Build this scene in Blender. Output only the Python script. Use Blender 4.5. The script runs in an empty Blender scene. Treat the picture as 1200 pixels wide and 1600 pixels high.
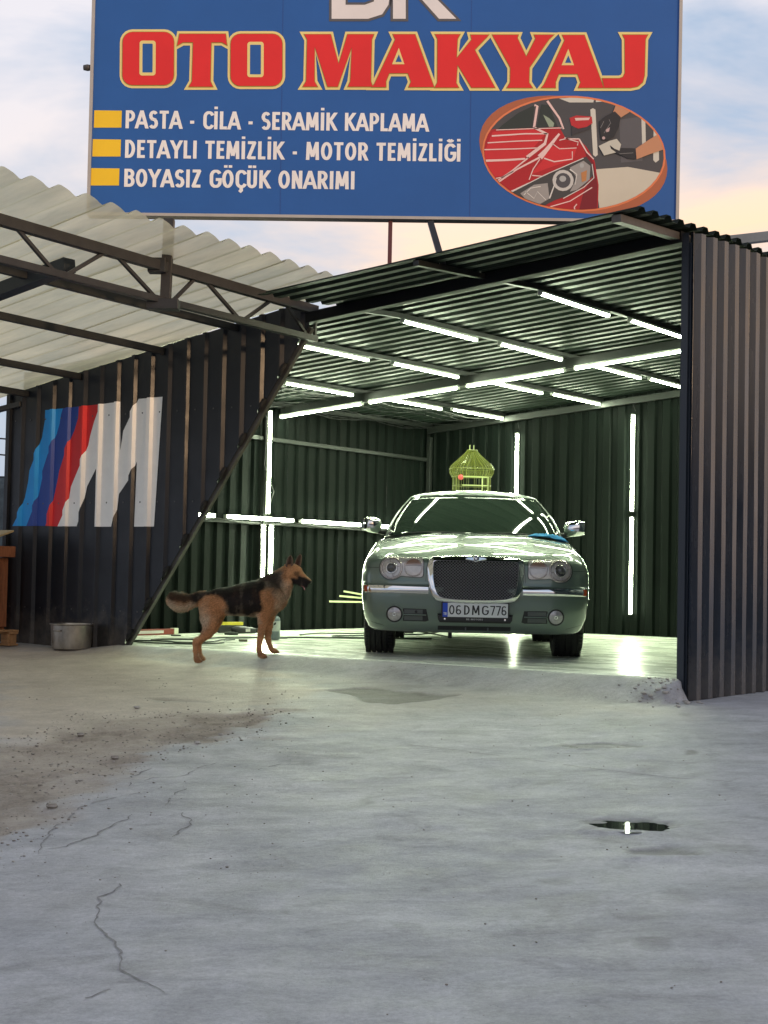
import bpy, bmesh, math, random
import numpy as np
from mathutils import Vector, Matrix, noise as mn
from mathutils.geometry import tessellate_polygon
R=math.radians
scene=bpy.context.scene; COL=scene.collection
rng=random.Random(7); nr=np.random.RandomState(5)
# ---------------------------------------------------------------- camera
cam=bpy.data.cameras.new('camera'); co=bpy.data.objects.new('camera',cam); COL.objects.link(co); scene.camera=co
cam.sensor_fit='VERTICAL'; cam.sensor_height=36; cam.lens=2345.8/1600*36; cam.clip_end=2000; cam.clip_start=.05
CAMZ=.6815; PITCH=.0413; ROLL=.0204
co.matrix_world=Matrix.Translation((0,0,CAMZ))@Matrix.Rotation(math.pi/2+PITCH,4,'X')@Matrix.Rotation(ROLL,4,'Z')
# ---------------------------------------------------------------- world: dusk sky with broken cloud
SUN_AZ=R(137); SUN_EL=R(5)          # clockwise from +Y: low, to the right of the photographer
w=bpy.data.worlds.new('World'); scene.world=w; w.use_nodes=True
nt=w.node_tree; nt.nodes.clear()
def N(tp,t=None,**k):
    n=(t or nt).nodes.new(tp)
    for a,b in k.items():
        if a=='inp':
            for i,v in b.items(): n.inputs[i].default_value=v
        else: setattr(n,a,b)
    return n
L=lambda a,b,t=None:(t or nt).links.new(a,b)
sky=N('ShaderNodeTexSky',sky_type='NISHITA',sun_disc=False,sun_elevation=SUN_EL,sun_rotation=SUN_AZ,dust_density=2.0,air_density=1.2)
tc=N('ShaderNodeTexCoord'); sep=N('ShaderNodeSeparateXYZ'); L(tc.outputs['Generated'],sep.inputs[0])
# flatten clouds with height
mp=N('ShaderNodeMapping',inp={'Scale':(1.0,1.0,3.2),'Location':(.35,.1,.0),'Rotation':(0,.25,0)}); L(tc.outputs['Generated'],mp.inputs[0])
no=N('ShaderNodeTexNoise',inp={'Scale':2.6,'Detail':6.0,'Roughness':.55,'Distortion':.35}); L(mp.outputs[0],no.inputs[0])
cr=N('ShaderNodeValToRGB'); cr.color_ramp.elements[0].position=.42; cr.color_ramp.elements[1].position=.58; L(no.outputs[0],cr.inputs[0])
# warmth: closeness to the sunset azimuth and to the horizon
sd=(math.sin(SUN_AZ),math.cos(SUN_AZ),0)
dot=N('ShaderNodeVectorMath',operation='DOT_PRODUCT'); dot.inputs[1].default_value=sd; L(tc.outputs['Generated'],dot.inputs[0])
wr0=N('ShaderNodeMapRange',inp={'From Min':.45,'From Max':.97,'To Min':.0,'To Max':.75}); L(dot.outputs['Value'],wr0.inputs[0])
dot2=N('ShaderNodeVectorMath',operation='DOT_PRODUCT'); dot2.inputs[1].default_value=(math.sin(R(38)),math.cos(R(38)),0); L(tc.outputs['Generated'],dot2.inputs[0])   # lit clouds ahead on the right
wr1=N('ShaderNodeMapRange',inp={'From Min':.52,'From Max':.90,'To Min':.0,'To Max':1.0}); L(dot2.outputs['Value'],wr1.inputs[0])
wr=N('ShaderNodeMath',operation='MAXIMUM'); L(wr0.outputs[0],wr.inputs[0]); L(wr1.outputs[0],wr.inputs[1])
hr=N('ShaderNodeMapRange',inp={'From Min':.33,'From Max':.17,'To Min':.0,'To Max':1.0}); L(sep.outputs[2],hr.inputs[0])
mu=N('ShaderNodeMath',operation='MULTIPLY'); L(wr.outputs[0],mu.inputs[0]); L(hr.outputs[0],mu.inputs[1])
cool=N('ShaderNodeMixRGB',inp={1:(.31,.41,.57,1),2:(.70,.665,.71,1)}); L(cr.outputs[0],cool.inputs[0])
warm=N('ShaderNodeMixRGB',inp={1:(.62,.60,.66,1),2:(1.22,.70,.31,1)}); L(cr.outputs[0],warm.inputs[0])
cl=N('ShaderNodeMixRGB'); L(mu.outputs[0],cl.inputs[0]); L(cool.outputs[0],cl.inputs[1]); L(warm.outputs[0],cl.inputs[2])
bgs=N('ShaderNodeBackground',inp={'Strength':.07}); L(sky.outputs[0],bgs.inputs[0])
bgc=N('ShaderNodeBackground',inp={'Strength':.74}); L(cl.outputs[0],bgc.inputs[0])
ad=N('ShaderNodeMixShader',inp={0:.78}); L(bgs.outputs[0],ad.inputs[1]); L(bgc.outputs[0],ad.inputs[2])
wo=N('ShaderNodeOutputWorld'); L(ad.outputs[0],wo.inputs[0])
sl=bpy.data.lights.new('sun','SUN'); sl.energy=.85; sl.angle=R(3); sl.color=(1,.66,.38)
so=bpy.data.objects.new('sun',sl); COL.objects.link(so)
dv=Vector((math.sin(SUN_AZ)*math.cos(SUN_EL),math.cos(SUN_AZ)*math.cos(SUN_EL),math.sin(SUN_EL)))
so.rotation_euler=dv.to_track_quat('Z','Y').to_euler()
vs=scene.view_settings; vs.view_transform='Standard'; vs.look='None'; vs.gamma=1; vs.use_curve_mapping=False; vs.exposure=1.05
# ---------------------------------------------------------------- materials
MATS={}
def mat(name,col,rough=.5,metal=0.,var=0.,vscale=4.,bump=0.,bscale=60.,coat=0.,emit=None,estr=0.,alpha=1.,trans=0.,spec=.5,rvar=0.,vcol=None,stretch=(1,1,1),coat_rough=.03,dust=0.):
    if name in MATS: return MATS[name]
    m=bpy.data.materials.new(name); m.use_nodes=True; t=m.node_tree; b=t.nodes['Principled BSDF']
    c=tuple(col)+(1,) if len(col)==3 else col
    b.inputs['Base Color'].default_value=c; b.inputs['Roughness'].default_value=rough; b.inputs['Metallic'].default_value=metal
    b.inputs['Coat Weight'].default_value=coat; b.inputs['Coat Roughness'].default_value=coat_rough; b.inputs['Transmission Weight'].default_value=trans
    b.inputs['Alpha'].default_value=alpha; b.inputs['Specular IOR Level'].default_value=spec
    if emit: b.inputs['Emission Color'].default_value=tuple(emit)+(1,); b.inputs['Emission Strength'].default_value=estr
    if var or bump or rvar or vcol:
        co_=N('ShaderNodeTexCoord',t); mp=N('ShaderNodeMapping',t,inp={'Scale':stretch}); L(co_.outputs['Object'],mp.inputs[0],t)
    src=None
    if vcol:
        a=N('ShaderNodeAttribute',t,attribute_name=vcol); src=a.outputs['Color']; L(src,b.inputs['Base Color'],t)
    if var:
        n1=N('ShaderNodeTexNoise',t,inp={'Scale':vscale,'Detail':7.,'Roughness':.65}); L(mp.outputs[0],n1.inputs[0],t)
        mr=N('ShaderNodeMapRange',t,inp={'From Min':.25,'From Max':.75,'To Min':1-var,'To Max':1+var}); L(n1.outputs[0],mr.inputs[0],t)
        mx=N('ShaderNodeVectorMath',t,operation='SCALE'); mx.inputs[0].default_value=c[:3]
        if src: L(src,mx.inputs[0],t)
        L(mr.outputs[0],mx.inputs['Scale'],t); L(mx.outputs[0],b.inputs['Base Color'],t)
    if rvar:
        n3=N('ShaderNodeTexNoise',t,inp={'Scale':vscale*1.7,'Detail':5.,'Roughness':.6}); L(mp.outputs[0],n3.inputs[0],t)
        m3=N('ShaderNodeMapRange',t,inp={'From Min':.3,'From Max':.7,'To Min':max(.02,rough-rvar),'To Max':rough+rvar}); L(n3.outputs[0],m3.inputs[0],t); L(m3.outputs[0],b.inputs['Roughness'],t)
    if dust:
        g1=N('ShaderNodeNewGeometry',t); s1=N('ShaderNodeSeparateXYZ',t); L(g1.outputs['Position'],s1.inputs[0],t)
        n5=N('ShaderNodeTexNoise',t,inp={'Scale':7.,'Detail':8.,'Roughness':.7}); L(g1.outputs['Position'],n5.inputs[0],t)
        ma=N('ShaderNodeMath',t,operation='MULTIPLY_ADD',inp={1:-.9,2:.45}); L(n5.outputs[0],ma.inputs[0],t)
        mz=N('ShaderNodeMath',t,operation='ADD'); L(ma.outputs[0],mz.inputs[0],t); L(s1.outputs[2],mz.inputs[1],t)
        mm=N('ShaderNodeMapRange',t,inp={'From Min':-.10,'From Max':.30,'To Min':dust,'To Max':0.}); L(mz.outputs[0],mm.inputs[0],t)
        n6=N('ShaderNodeTexNoise',t,inp={'Scale':2.2,'Detail':9.,'Roughness':.75}); mp6=N('ShaderNodeMapping',t,inp={'Scale':(1,1,.25)}); L(g1.outputs['Position'],mp6.inputs[0],t); L(mp6.outputs[0],n6.inputs[0],t)
        m6=N('ShaderNodeMapRange',t,inp={'From Min':.58,'From Max':.75,'To Min':0.,'To Max':dust*.35}); L(n6.outputs[0],m6.inputs[0],t)
        mxx=N('ShaderNodeMath',t,operation='MAXIMUM'); L(mm.outputs[0],mxx.inputs[0],t); L(m6.outputs[0],mxx.inputs[1],t)
        dm=N('ShaderNodeMixRGB',t,inp={2:(.20,.17,.135,1)}); L(mxx.outputs[0],dm.inputs[0],t)
        old=b.inputs['Base Color'].links[0].from_socket if b.inputs['Base Color'].links else None
        if old: L(old,dm.inputs[1],t)
        else: dm.inputs[1].default_value=c
        L(dm.outputs[0],b.inputs['Base Color'],t)
    if bump:
        n2=N('ShaderNodeTexNoise',t,inp={'Scale':bscale,'Detail':4.}); L(mp.outputs[0],n2.inputs[0],t)
        bp=N('ShaderNodeBump',t,inp={'Strength':bump,'Distance':.01}); L(n2.outputs[0],bp.inputs['Height'],t); L(bp.outputs[0],b.inputs['Normal'],t)
    MATS[name]=m; return m
# ---------------------------------------------------------------- object helpers
def setp(o,label=None,cat=None,group=None,kind=None):
    if label: o['label']=label
    if cat: o['category']=cat
    if group: o['group']=group
    if kind: o['kind']=kind
    return o
def empty(name,loc=(0,0,0),rz=0,label=None,cat=None,group=None,rot=None):
    o=bpy.data.objects.new(name,None); COL.objects.link(o); o.location=loc; o.rotation_euler=rot if rot else (0,0,rz); o.empty_display_size=.1
    return setp(o,label,cat,group)
class MB:
    def __init__(s): s.v=[]; s.f=[]; s.m=[]
    def add(s,vs,fs,mi=0):
        k=len(s.v); s.v+= [tuple(v) for v in vs]; s.f+=[tuple(i+k for i in f) for f in fs]; s.m+=[mi]*len(fs); return s
    def box(s,a,b,mi=0):
        (x0,y0,z0),(x1,y1,z1)=a,b
        s.add([(x0,y0,z0),(x1,y0,z0),(x1,y1,z0),(x0,y1,z0),(x0,y0,z1),(x1,y0,z1),(x1,y1,z1),(x0,y1,z1)],
              [(0,3,2,1),(4,5,6,7),(0,1,5,4),(1,2,6,5),(2,3,7,6),(3,0,4,7)],mi); return s
    def bar(s,p,q,w,h,up=(0,0,1),mi=0):      # box beam between two points
        p=Vector(p);q=Vector(q);d=(q-p).normalized();u=Vector(up)
        if abs(d.dot(u))>.98: u=Vector((1,0,0))
        r=d.cross(u).normalized();u=r.cross(d).normalized()
        vs=[]
        for c in (p,q):
            for a,b in ((-1,-1),(1,-1),(1,1),(-1,1)): vs.append(c+r*a*w/2+u*b*h/2)
        s.add(vs,[(3,2,1,0),(4,5,6,7),(0,1,5,4),(1,2,6,5),(2,3,7,6),(3,0,4,7)],mi); return s
    def tube(s,pts,r,n=8,mi=0,cap=True):
        pts=[Vector(p) for p in pts]; rr=r if isinstance(r,(list,tuple)) else [r]*len(pts)
        vs=[];fs=[];pu=None
        for i,p in enumerate(pts):
            d=(pts[min(i+1,len(pts)-1)]-pts[max(i-1,0)]).normalized()
            if pu is None:
                pu=Vector((0,0,1)) if abs(d.z)<.9 else Vector((1,0,0))
            a=d.cross(pu).normalized(); b=a.cross(d).normalized(); pu=b
            ra=rr[i]; rb=ra
            if isinstance(ra,tuple): ra,rb=ra
            for k in range(n):
                t=2*math.pi*k/n; vs.append(p+a*math.cos(t)*ra+b*math.sin(t)*rb)
        for i in range(len(pts)-1):
            for k in range(n):
                k2=(k+1)%n; fs.append((i*n+k,i*n+k2,(i+1)*n+k2,(i+1)*n+k))
        if cap: fs.append(tuple(range(n))[::-1]); fs.append(tuple((len(pts)-1)*n+k for k in range(n)))
        s.add(vs,fs,mi); return s
    def lathe(s,prof,n=32,axis='z',c=(0,0,0),mi=0,close=False):
        vs=[];fs=[]
        for (r,h) in prof:
            for k in range(n):
                t=2*math.pi*k/n; a,b=r*math.cos(t),r*math.sin(t)
                v={'z':(a,b,h),'y':(a,h,b),'x':(h,a,b)}[axis]; vs.append((v[0]+c[0],v[1]+c[1],v[2]+c[2]))
        m=len(prof)
        for i in range(m-1 if not close else m):
            j=(i+1)%m
            for k in range(n):
                k2=(k+1)%n; f=(i*n+k,i*n+k2,j*n+k2,j*n+k); fs.append(f if axis!='y' else f[::-1])
        s.add(vs,fs,mi); return s
    def build(s,name,mats,parent=None,smooth=False,auto=None,bevel=0,**kw):
        me=bpy.data.meshes.new(name); me.from_pydata(s.v,[],s.f)
        for m in (mats if isinstance(mats,(list,tuple)) else [mats]): me.materials.append(m)
        if len(me.polygons)==len(s.m): me.polygons.foreach_set('material_index',s.m)
        me.update(); 
        if smooth or auto: me.polygons.foreach_set('use_smooth',[True]*len(me.polygons))
        if auto: me.set_sharp_from_angle(angle=R(auto))
        o=bpy.data.objects.new(name,me); COL.objects.link(o); o.parent=parent
        if bevel:
            b=o.modifiers.new('b','BEVEL'); b.width=bevel; b.segments=2; b.limit_method='ANGLE'
        return setp(o,**kw)
def solid(o,th,off=0):
    m=o.modifiers.new('s','SOLIDIFY'); m.thickness=th; m.offset=off; return o
def lerp(a,b,t): return a+(b-a)*t
def sst(a,b,x):
    t=min(1,max(0,(x-a)/(b-a))); return t*t*(3-2*t)
# garage frame: s along the front (left to right), t into the shed
TH=.6254; P0=Vector((-3.4829,14.3591,0)); W_=6.82; DP=6.93
U=Vector((math.cos(TH),-math.sin(TH),0)); V=Vector((math.sin(TH),math.cos(TH),0))
def GW(s,t,z=0): return P0+U*s+V*t+Vector((0,0,z))
def toG(x,y): 
    d=Vector((x,y,0))-Vector((P0.x,P0.y,0)); return d.dot(U),d.dot(V)
def gz(s,t):          # numpy or float: yard surface
    s=np.asarray(s,float);t=np.asarray(t,float)
    k=np.clip(s/6.8,0,1); drop=.04+.11*k
    a=np.clip(-t/.42,0,1); a=a*a*(3-2*a)
    inside=np.clip((s-.9)/.5,0,1)*np.clip((6.90-s)/.06,0,1)
    near=-drop*(1-inside*(1-a))
    under=np.where((t>.0)&(t<7.1)&(s>-.1)&(s<6.88),-.2,near)
    out=np.where(t>-.0,np.where((s>6.88)|(s<0)|(t>7.1),-drop,under),near)
    sl=.068*np.clip(-t-.3,0,14)
    return out-sl
def gzw(x,y):
    s,t=toG(x,y); return float(gz(s,t))

# ================================================================ GROUND
POLY= {'dirt': [(-1.6, 5.85), (-1.53, 6.16), (-1.47, 6.58), (-1.46, 7.06), (-1.38, 7.37), (-1.34, 8.09), (-1.07, 8.66), (-0.81, 8.97), (-0.66, 9.47), (-0.67, 9.89), (-1.23, 9.91), (-1.63, 9.77), (-1.94, 9.78), (-1.93, 9.24), (-2.21, 8.81), (-2.38, 8.61)], 'tan': [(-4.13, 14.38), (-2.38, 13.5), (-0.75, 12.22), (-0.3, 10.97), (-0.61, 9.43), (-1.07, 8.66), (-1.34, 8.09), (-1.38, 7.37), (-1.47, 6.58), (-1.65, 5.85)], 'patch': [(-0.37, 10.88), (-0.16, 11.04), (0.21, 10.85), (0.53, 10.62), (0.42, 10.38), (0.11, 10.18), (-0.08, 10.25), (-0.22, 10.5)], 'patch2': [(-1.68, 10.56), (-1.41, 10.61), (-1.19, 10.33), (-1.55, 10.34)]}
PUD= [(1.13, 6.58, 0.26, 0.27), (1.17, 6.07, 0.23, 0.17), (1.24, 8.52, 0.29, 0.19), (1.71, 8.24, 0.08, 0.1), (1.09, 5.41, 0.14, 0.2), (0.91, 4.84, 0.12, 0.11), (0.67, 5.65, 0.13, 0.14), (1.0, 6.28, 0.19, 0.12), (-0.05, 7.11, 0.08, 0.08), (1.43, 6.12, 0.21, 0.13)]
CR= [[(-0.99, 5.82), (-0.95, 5.68), (-0.97, 5.57), (-1.01, 5.51), (-0.97, 5.34), (-0.96, 5.18), (-0.9, 5.05), (-0.85, 4.96), (-0.81, 4.82), (-0.77, 4.66), (-0.71, 4.57), (-0.64, 4.51), (-0.6, 4.43)], [(-0.88, 4.36), (-0.85, 4.42), (-0.8, 4.48), (-0.76, 4.5)], [(-0.99, 7.04), (-1.0, 7.21), (-0.98, 7.36), (-0.92, 7.47)], [(-1.4, 6.24), (-1.3, 6.29), (-1.23, 6.46), (-1.16, 6.69), (-1.1, 6.94)], [(-0.97, 6.48), (-0.87, 6.47), (-0.83, 6.62), (-0.84, 6.77), (-0.9, 6.94)], [(-1.23, 7.54), (-1.15, 7.71), (-1.0, 7.74), (-0.95, 7.99), (-0.85, 8.17), (-0.73, 8.31)], [(0.17, 8.62), (0.39, 8.49), (0.59, 8.34), (0.82, 8.12), (1.03, 7.91), (1.44, 7.57), (1.76, 7.42)], [(-0.63, 7.93), (-0.51, 8.12)], [(-1.24, 7.48), (-1.27, 7.75), (-1.19, 8.0)], [(-1.38, 6.16), (-1.41, 6.46), (-1.42, 6.7), (-1.37, 7.06), (-1.21, 7.29), (-1.07, 7.42)]]

def pip(X,Y,poly):
    ins=np.zeros(X.shape,bool); n=len(poly); dmin=np.full(X.shape,1e9)
    for i in range(n):
        x1,y1=poly[i];x2,y2=poly[(i+1)%n]
        if y1!=y2:
            c=((y1>Y)!=(y2>Y))&(X<(x2-x1)*(Y-y1)/(y2-y1)+x1); ins^=c
        dx,dy=x2-x1,y2-y1; t=np.clip(((X-x1)*dx+(Y-y1)*dy)/(dx*dx+dy*dy+1e-9),0,1)
        dmin=np.minimum(dmin,np.hypot(X-x1-t*dx,Y-y1-t*dy))
    return np.where(ins,dmin,-dmin)
def vnoise(X,Y,sc,seed=0):     # smooth value noise on a lattice
    r=np.random.RandomState(seed); T=r.rand(128,128)
    x=X*sc+1000; y=Y*sc+1000; xi=np.floor(x).astype(int); yi=np.floor(y).astype(int); fx=x-xi; fy=y-yi
    fx=fx*fx*(3-2*fx); fy=fy*fy*(3-2*fy); g=lambda a,b:T[a%128,b%128]
    return (g(xi,yi)*(1-fx)+g(xi+1,yi)*fx)*(1-fy)+(g(xi,yi+1)*(1-fx)+g(xi+1,yi+1)*fx)*fy
def fbm(X,Y,sc,seed=0,o=4):
    a=.5;s=0
    for i in range(o): s=s+a*vnoise(X,Y,sc*2**i,seed+i); a/=2
    return s/(1-.5**o)
def axis(lo,hi,st,far):
    a=list(np.arange(lo,hi,st)); g=st
    up=[];x=hi
    while x<far: up.append(x); g*=1.35; x+=g
    up.append(far); g=st; dn=[]; x=lo-st
    while x>-far: dn.append(x); g*=1.35; x-=g
    dn.append(-far)
    return np.array(dn[::-1]+a+up)
ax=axis(-3.6,2.6,.024,300); ay=axis(3.6,14.6,.024,300)
X,Y=np.meshgrid(ax,ay)
S=(X-P0.x)*U.x+(Y-P0.y)*U.y; T=(X-P0.x)*V.x+(Y-P0.y)*V.y
Z=gz(S,T)
wob=(fbm(X,Y,3.5,3)-.5)
dirt=np.clip((pip(X,Y,POLY['dirt'])+wob*.75+.04)/.22,0,1)*(.55+.45*np.clip((fbm(X,Y,2.2,91,4)-.35)*5,0,1))
tan_=np.clip((pip(X,Y,POLY['tan'])+wob*.8+.1)/.5,0,1)
tan_=np.maximum(tan_,.5*np.clip((pip(X,Y,[(-.9,12.4),(2.05,10.3),(2.5,9.9),(1.9,9.3),(.6,9.5),(-.6,8.9)])+wob*.9+.1)/.9,0,1))
patch=np.clip((pip(X,Y,POLY['patch'])+wob*.22)/.05,0,1)
patch=np.maximum(patch,.8*np.clip((pip(X,Y,POLY['patch2'])+wob*.2)/.08,0,1))
tr_=np.zeros_like(X)
for cx_,cy_,r_,w__ in ((6.5,3.2,6.6,.10),(6.5,3.2,7.9,.10),(-5.5,-1.5,9.2,.12),(-5.5,-1.5,10.6,.12),(8.5,9.0,7.0,.09)):
    r2=np.hypot(X-cx_,Y-cy_); tr_=np.maximum(tr_,np.exp(-((r2-r_)/w__)**2)*np.clip((fbm(X,Y,1.3,77,3)-.40)*5,0,1))
Z=Z+(fbm(X,Y,.6,11,3)-.5)*.03*np.clip((-T-.5)/1.5,0,1)+(fbm(X,Y,5,21,3)-.5)*.006
Z=Z+dirt*((fbm(X,Y,9,31,3)-.5)*.035-.012)-patch*.014+patch*(fbm(X,Y,14,5,3)-.5)*.02
# rough broken lip where the slab meets the corner of the shed
lip=np.exp(-(((S-6.72)/.20)**2+((T+.22)/.2)**2)); Z=Z+lip*((fbm(X,Y,16,8,3)-.5)*.05+.006)
# the two curved screed marks and streaks, slight dips for the puddles
wet=np.zeros_like(Z); PZ=[]
for i,(px,py,pw,pd) in enumerate(PUD):
    rx,ry=pw/2,max(pd/2,.07)
    ang=np.arctan2((Y-py)/ry,(X-px)/rx); d=np.hypot((X-px)/rx/(1.3 if i<3 else 1),(Y-py)/ry)-(fbm(X,Y,11,50+i,4)-.5)*(1.5)
    zc=gzw(px,py)+.0; zf=zc
    if i in (0,1,2):
        m=np.clip(1.9-d,0,1); m=m*m*(3-2*m)
        base=float(Z[np.argmin(abs(ay-py)),np.argmin(abs(ax-px))]); PZ.append(base-.004)
        bowl=base-.013+.012*np.clip(d,0,1.25)**2
        Z=Z*(1-m)+bowl*m
    wet=np.maximum(wet,np.clip((1.25-d)/.5,0,1)*(1.0 if i in (0,2) else (.78 if i<4 else .40)))
wet=np.maximum(wet,0)
rs_=np.random.RandomState(12)
for k in range(90):
    cx_,cy_=rs_.uniform(-2.6,2.4),rs_.uniform(3.9,12.2); rr_=.03+.22*rs_.rand()**3; st_=.10+.28*rs_.rand()**2; an=rs_.uniform(0,3.14)
    i0_,i1_=np.searchsorted(ax,[cx_-rr_*3,cx_+rr_*3]); j0_,j1_=np.searchsorted(ay,[cy_-rr_*3,cy_+rr_*3]); xx,yy=X[j0_:j1_,i0_:i1_]-cx_,Y[j0_:j1_,i0_:i1_]-cy_
    u_,v_=(xx*math.cos(an)+yy*math.sin(an))/rr_,(-xx*math.sin(an)+yy*math.cos(an))/(rr_*.55)
    d_=np.hypot(u_,v_)+(fbm(xx+cx_,yy+cy_,9,60+k%9,4)-.5)*1.8; wet[j0_:j1_,i0_:i1_]=np.maximum(wet[j0_:j1_,i0_:i1_],np.clip((1.2-d_)/.7,0,1)*st_)
me=bpy.data.meshes.new('yard_ground'); ny,nx=X.shape
me.vertices.add(nx*ny); me.vertices.foreach_set('co',np.stack([X,Y,Z],-1).astype(np.float32).ravel())
idx=np.arange(nx*ny).reshape(ny,nx); q=np.stack([idx[:-1,:-1],idx[:-1,1:],idx[1:,1:],idx[1:,:-1]],-1).reshape(-1,4)
me.loops.add(len(q)*4); me.loops.foreach_set('vertex_index',q.ravel()); me.polygons.add(len(q))
me.polygons.foreach_set('loop_start',np.arange(0,len(q)*4,4)); me.polygons.foreach_set('loop_total',np.full(len(q),4)); me.update(calc_edges=True); me.validate()
me.polygons.foreach_set('use_smooth',np.ones(len(q),bool))
at=me.color_attributes.new('mask','FLOAT_COLOR','POINT'); at.data.foreach_set('color',np.stack([dirt,np.maximum(np.maximum(wet,patch*.84),tr_*.14),tan_,np.ones_like(dirt)],-1).astype(np.float32).ravel())
def ground_mat():
    m=bpy.data.materials.new('concrete_yard'); m.use_nodes=True; t=m.node_tree; b=t.nodes['Principled BSDF']
    A=N('ShaderNodeAttribute',t,attribute_name='mask'); sp=N('ShaderNodeSeparateColor',t); L(A.outputs['Color'],sp.inputs[0],t)
    tc=N('ShaderNodeTexCoord',t)
    def noi(sc,det,ro,stretch=(1,1,1),rot=0,dist=0.):
        mp=N('ShaderNodeMapping',t,inp={'Scale':stretch,'Rotation':(0,0,rot)}); L(tc.outputs['Object'],mp.inputs[0],t)
        n=N('ShaderNodeTexNoise',t,inp={'Scale':sc,'Detail':det,'Roughness':ro,'Distortion':dist}); L(mp.outputs[0],n.inputs[0],t); return n.outputs[0]
    def ramp(src,a,b_,c0,c1):
        r=N('ShaderNodeMapRange',t,inp={'From Min':a,'From Max':b_,'To Min':c0,'To Max':c1}); L(src,r.inputs[0],t); return r.outputs[0]
    def mix(f,a,b_,mode='MIX'):
        n=N('ShaderNodeMixRGB',t,blend_type=mode)
        for i,v in ((0,f),(1,a),(2,b_)):
            if isinstance(v,(float,int)): n.inputs[i].default_value=v
            elif isinstance(v,tuple): n.inputs[i].default_value=v+(1,)
            else: L(v,n.inputs[i],t)
        return n.outputs[0]
    big=ramp(noi(.9,6,.6,dist=.6),.35,.65,0,1)
    base=mix(big,(.355,.357,.368),(.455,.45,.45))
    st=ramp(noi(1.7,8,.68,(1,1.5,1),R(-22),1.2),.34,.66,.82,1.12); base=mix(1.0,base,st,'MULTIPLY')
    st2=ramp(noi(4,8,.75,(.8,2.0,1),R(24),1.5),.50,.72,1.0,.80); base=mix(1.0,base,st2,'MULTIPLY')
    scr=ramp(noi(30,3,.6,(.3,1.6,1),R(12),.8),.35,.65,.96,1.04); base=mix(1.0,base,scr,'MULTIPLY')
    blot=ramp(noi(1.6,5,.75,(1,1.6,1),R(10),1.2),.52,.68,0,.5); base=mix(blot,base,(.20,.197,.185))
    tanc=mix(ramp(noi(3,7,.7),.35,.65,0,1),(.43,.375,.31),(.55,.485,.405)); base=mix(sp.outputs[2],base,tanc)
    fine=ramp(noi(55,7,.95),.3,.7,.70,1.28); base=mix(1.0,base,fine,'MULTIPLY')
    mid=ramp(noi(11,9,.9,(1,1.2,1),R(30),.6),.32,.68,.84,1.15); base=mix(1.0,base,mid,'MULTIPLY')
    v=N('ShaderNodeTexVoronoi',t,inp={'Scale':38.}); L(tc.outputs['Object'],v.inputs[0],t)
    spk=ramp(v.outputs['Distance'],.06,.12,.6,0); vm=noi(8,2,.5); vs_=ramp(vm,.50,.62,0,1)
    ml=N('ShaderNodeMath',t,operation='MULTIPLY'); L(spk,ml.inputs[0],t); L(vs_,ml.inputs[1],t); base=mix(ml.outputs[0],base,(.10,.095,.09))
    dc=mix(ramp(noi(9,9,.75),.35,.65,0,1),(.24,.195,.15),(.44,.38,.31)); dc=mix(ramp(noi(70,4,.8),.35,.7,0,.5),dc,(.09,.08,.07)); base=mix(sp.outputs[0],base,dc)
    dk=N('ShaderNodeMath',t,operation='MULTIPLY',inp={1:.80}); L(sp.outputs[1],dk.inputs[0],t)
    base=mix(dk.outputs[0],base,(.095,.088,.075)); L(base,b.inputs['Base Color'],t)
    ro=ramp(noi(3.5,6,.65,(1,2,1),R(-15)),.3,.7,.42,.68); gw_=ramp(sp.outputs[1],.88,.99,0,1); rm=mix(gw_,ro,(.12,.12,.12)); rd=mix(sp.outputs[0],rm,(.9,.9,.9)); L(rd,b.inputs['Roughness'],t)
    b.inputs['Specular IOR Level'].default_value=.42
    hs=noi(90,6,.75); h2=noi(6,6,.65,(1,1.3,1),R(-22),.8); ms=N('ShaderNodeMath',t,operation='MULTIPLY_ADD',inp={1:.7}); L(h2,ms.inputs[0],t); L(hs,ms.inputs[2],t)
    bp=N('ShaderNodeBump',t,inp={'Strength':.8,'Distance':.007}); L(ms.outputs[0],bp.inputs['Height'],t); L(bp.outputs[0],b.inputs['Normal'],t)
    return m
me.materials.append(ground_mat()); yo=bpy.data.objects.new('yard_ground',me); COL.objects.link(yo); setp(yo,'pale weathered concrete yard with a dirt patch on the left',None,None,'structure')
def zat(x,y):
    i=int(np.clip(np.searchsorted(ax,x)-1,0,nx-2)); j=int(np.clip(np.searchsorted(ay,y)-1,0,ny-2))
    fx=(x-ax[i])/(ax[i+1]-ax[i]); fy=(y-ay[j])/(ay[j+1]-ay[j])
    return float((Z[j,i]*(1-fx)+Z[j,i+1]*fx)*(1-fy)+(Z[j+1,i]*(1-fx)+Z[j+1,i+1]*fx)*fy)
# puddle water
wm=mat('puddle_water',(.03,.032,.03),rough=.015,spec=1.0,coat=1.)
for i in (0,2):
    px,py,pw,pd=PUD[i]; mb=MB(); n=40; vs=[(px,py,PZ[i])]
    for k in range(n):
        a=2*math.pi*k/n; r=1.35+.16*math.sin(3*a+i)+.10*math.sin(5*a+2*i)+.05*math.sin(9*a); vs.append((px+math.cos(a)*r*1.35*pw/2,py+math.sin(a)*r*max(pd/2,.07),PZ[i]))
    mb.add(vs,[(0,k+1,(k+1)%n+1) for k in range(n)])
    mb.build('puddle',wm,label=['small bright puddle on the yard reflecting the shed lamps','small dark puddle nearest the camera on the yard','thin puddle closest to the shed on the yard'][i],kind='structure')
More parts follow.
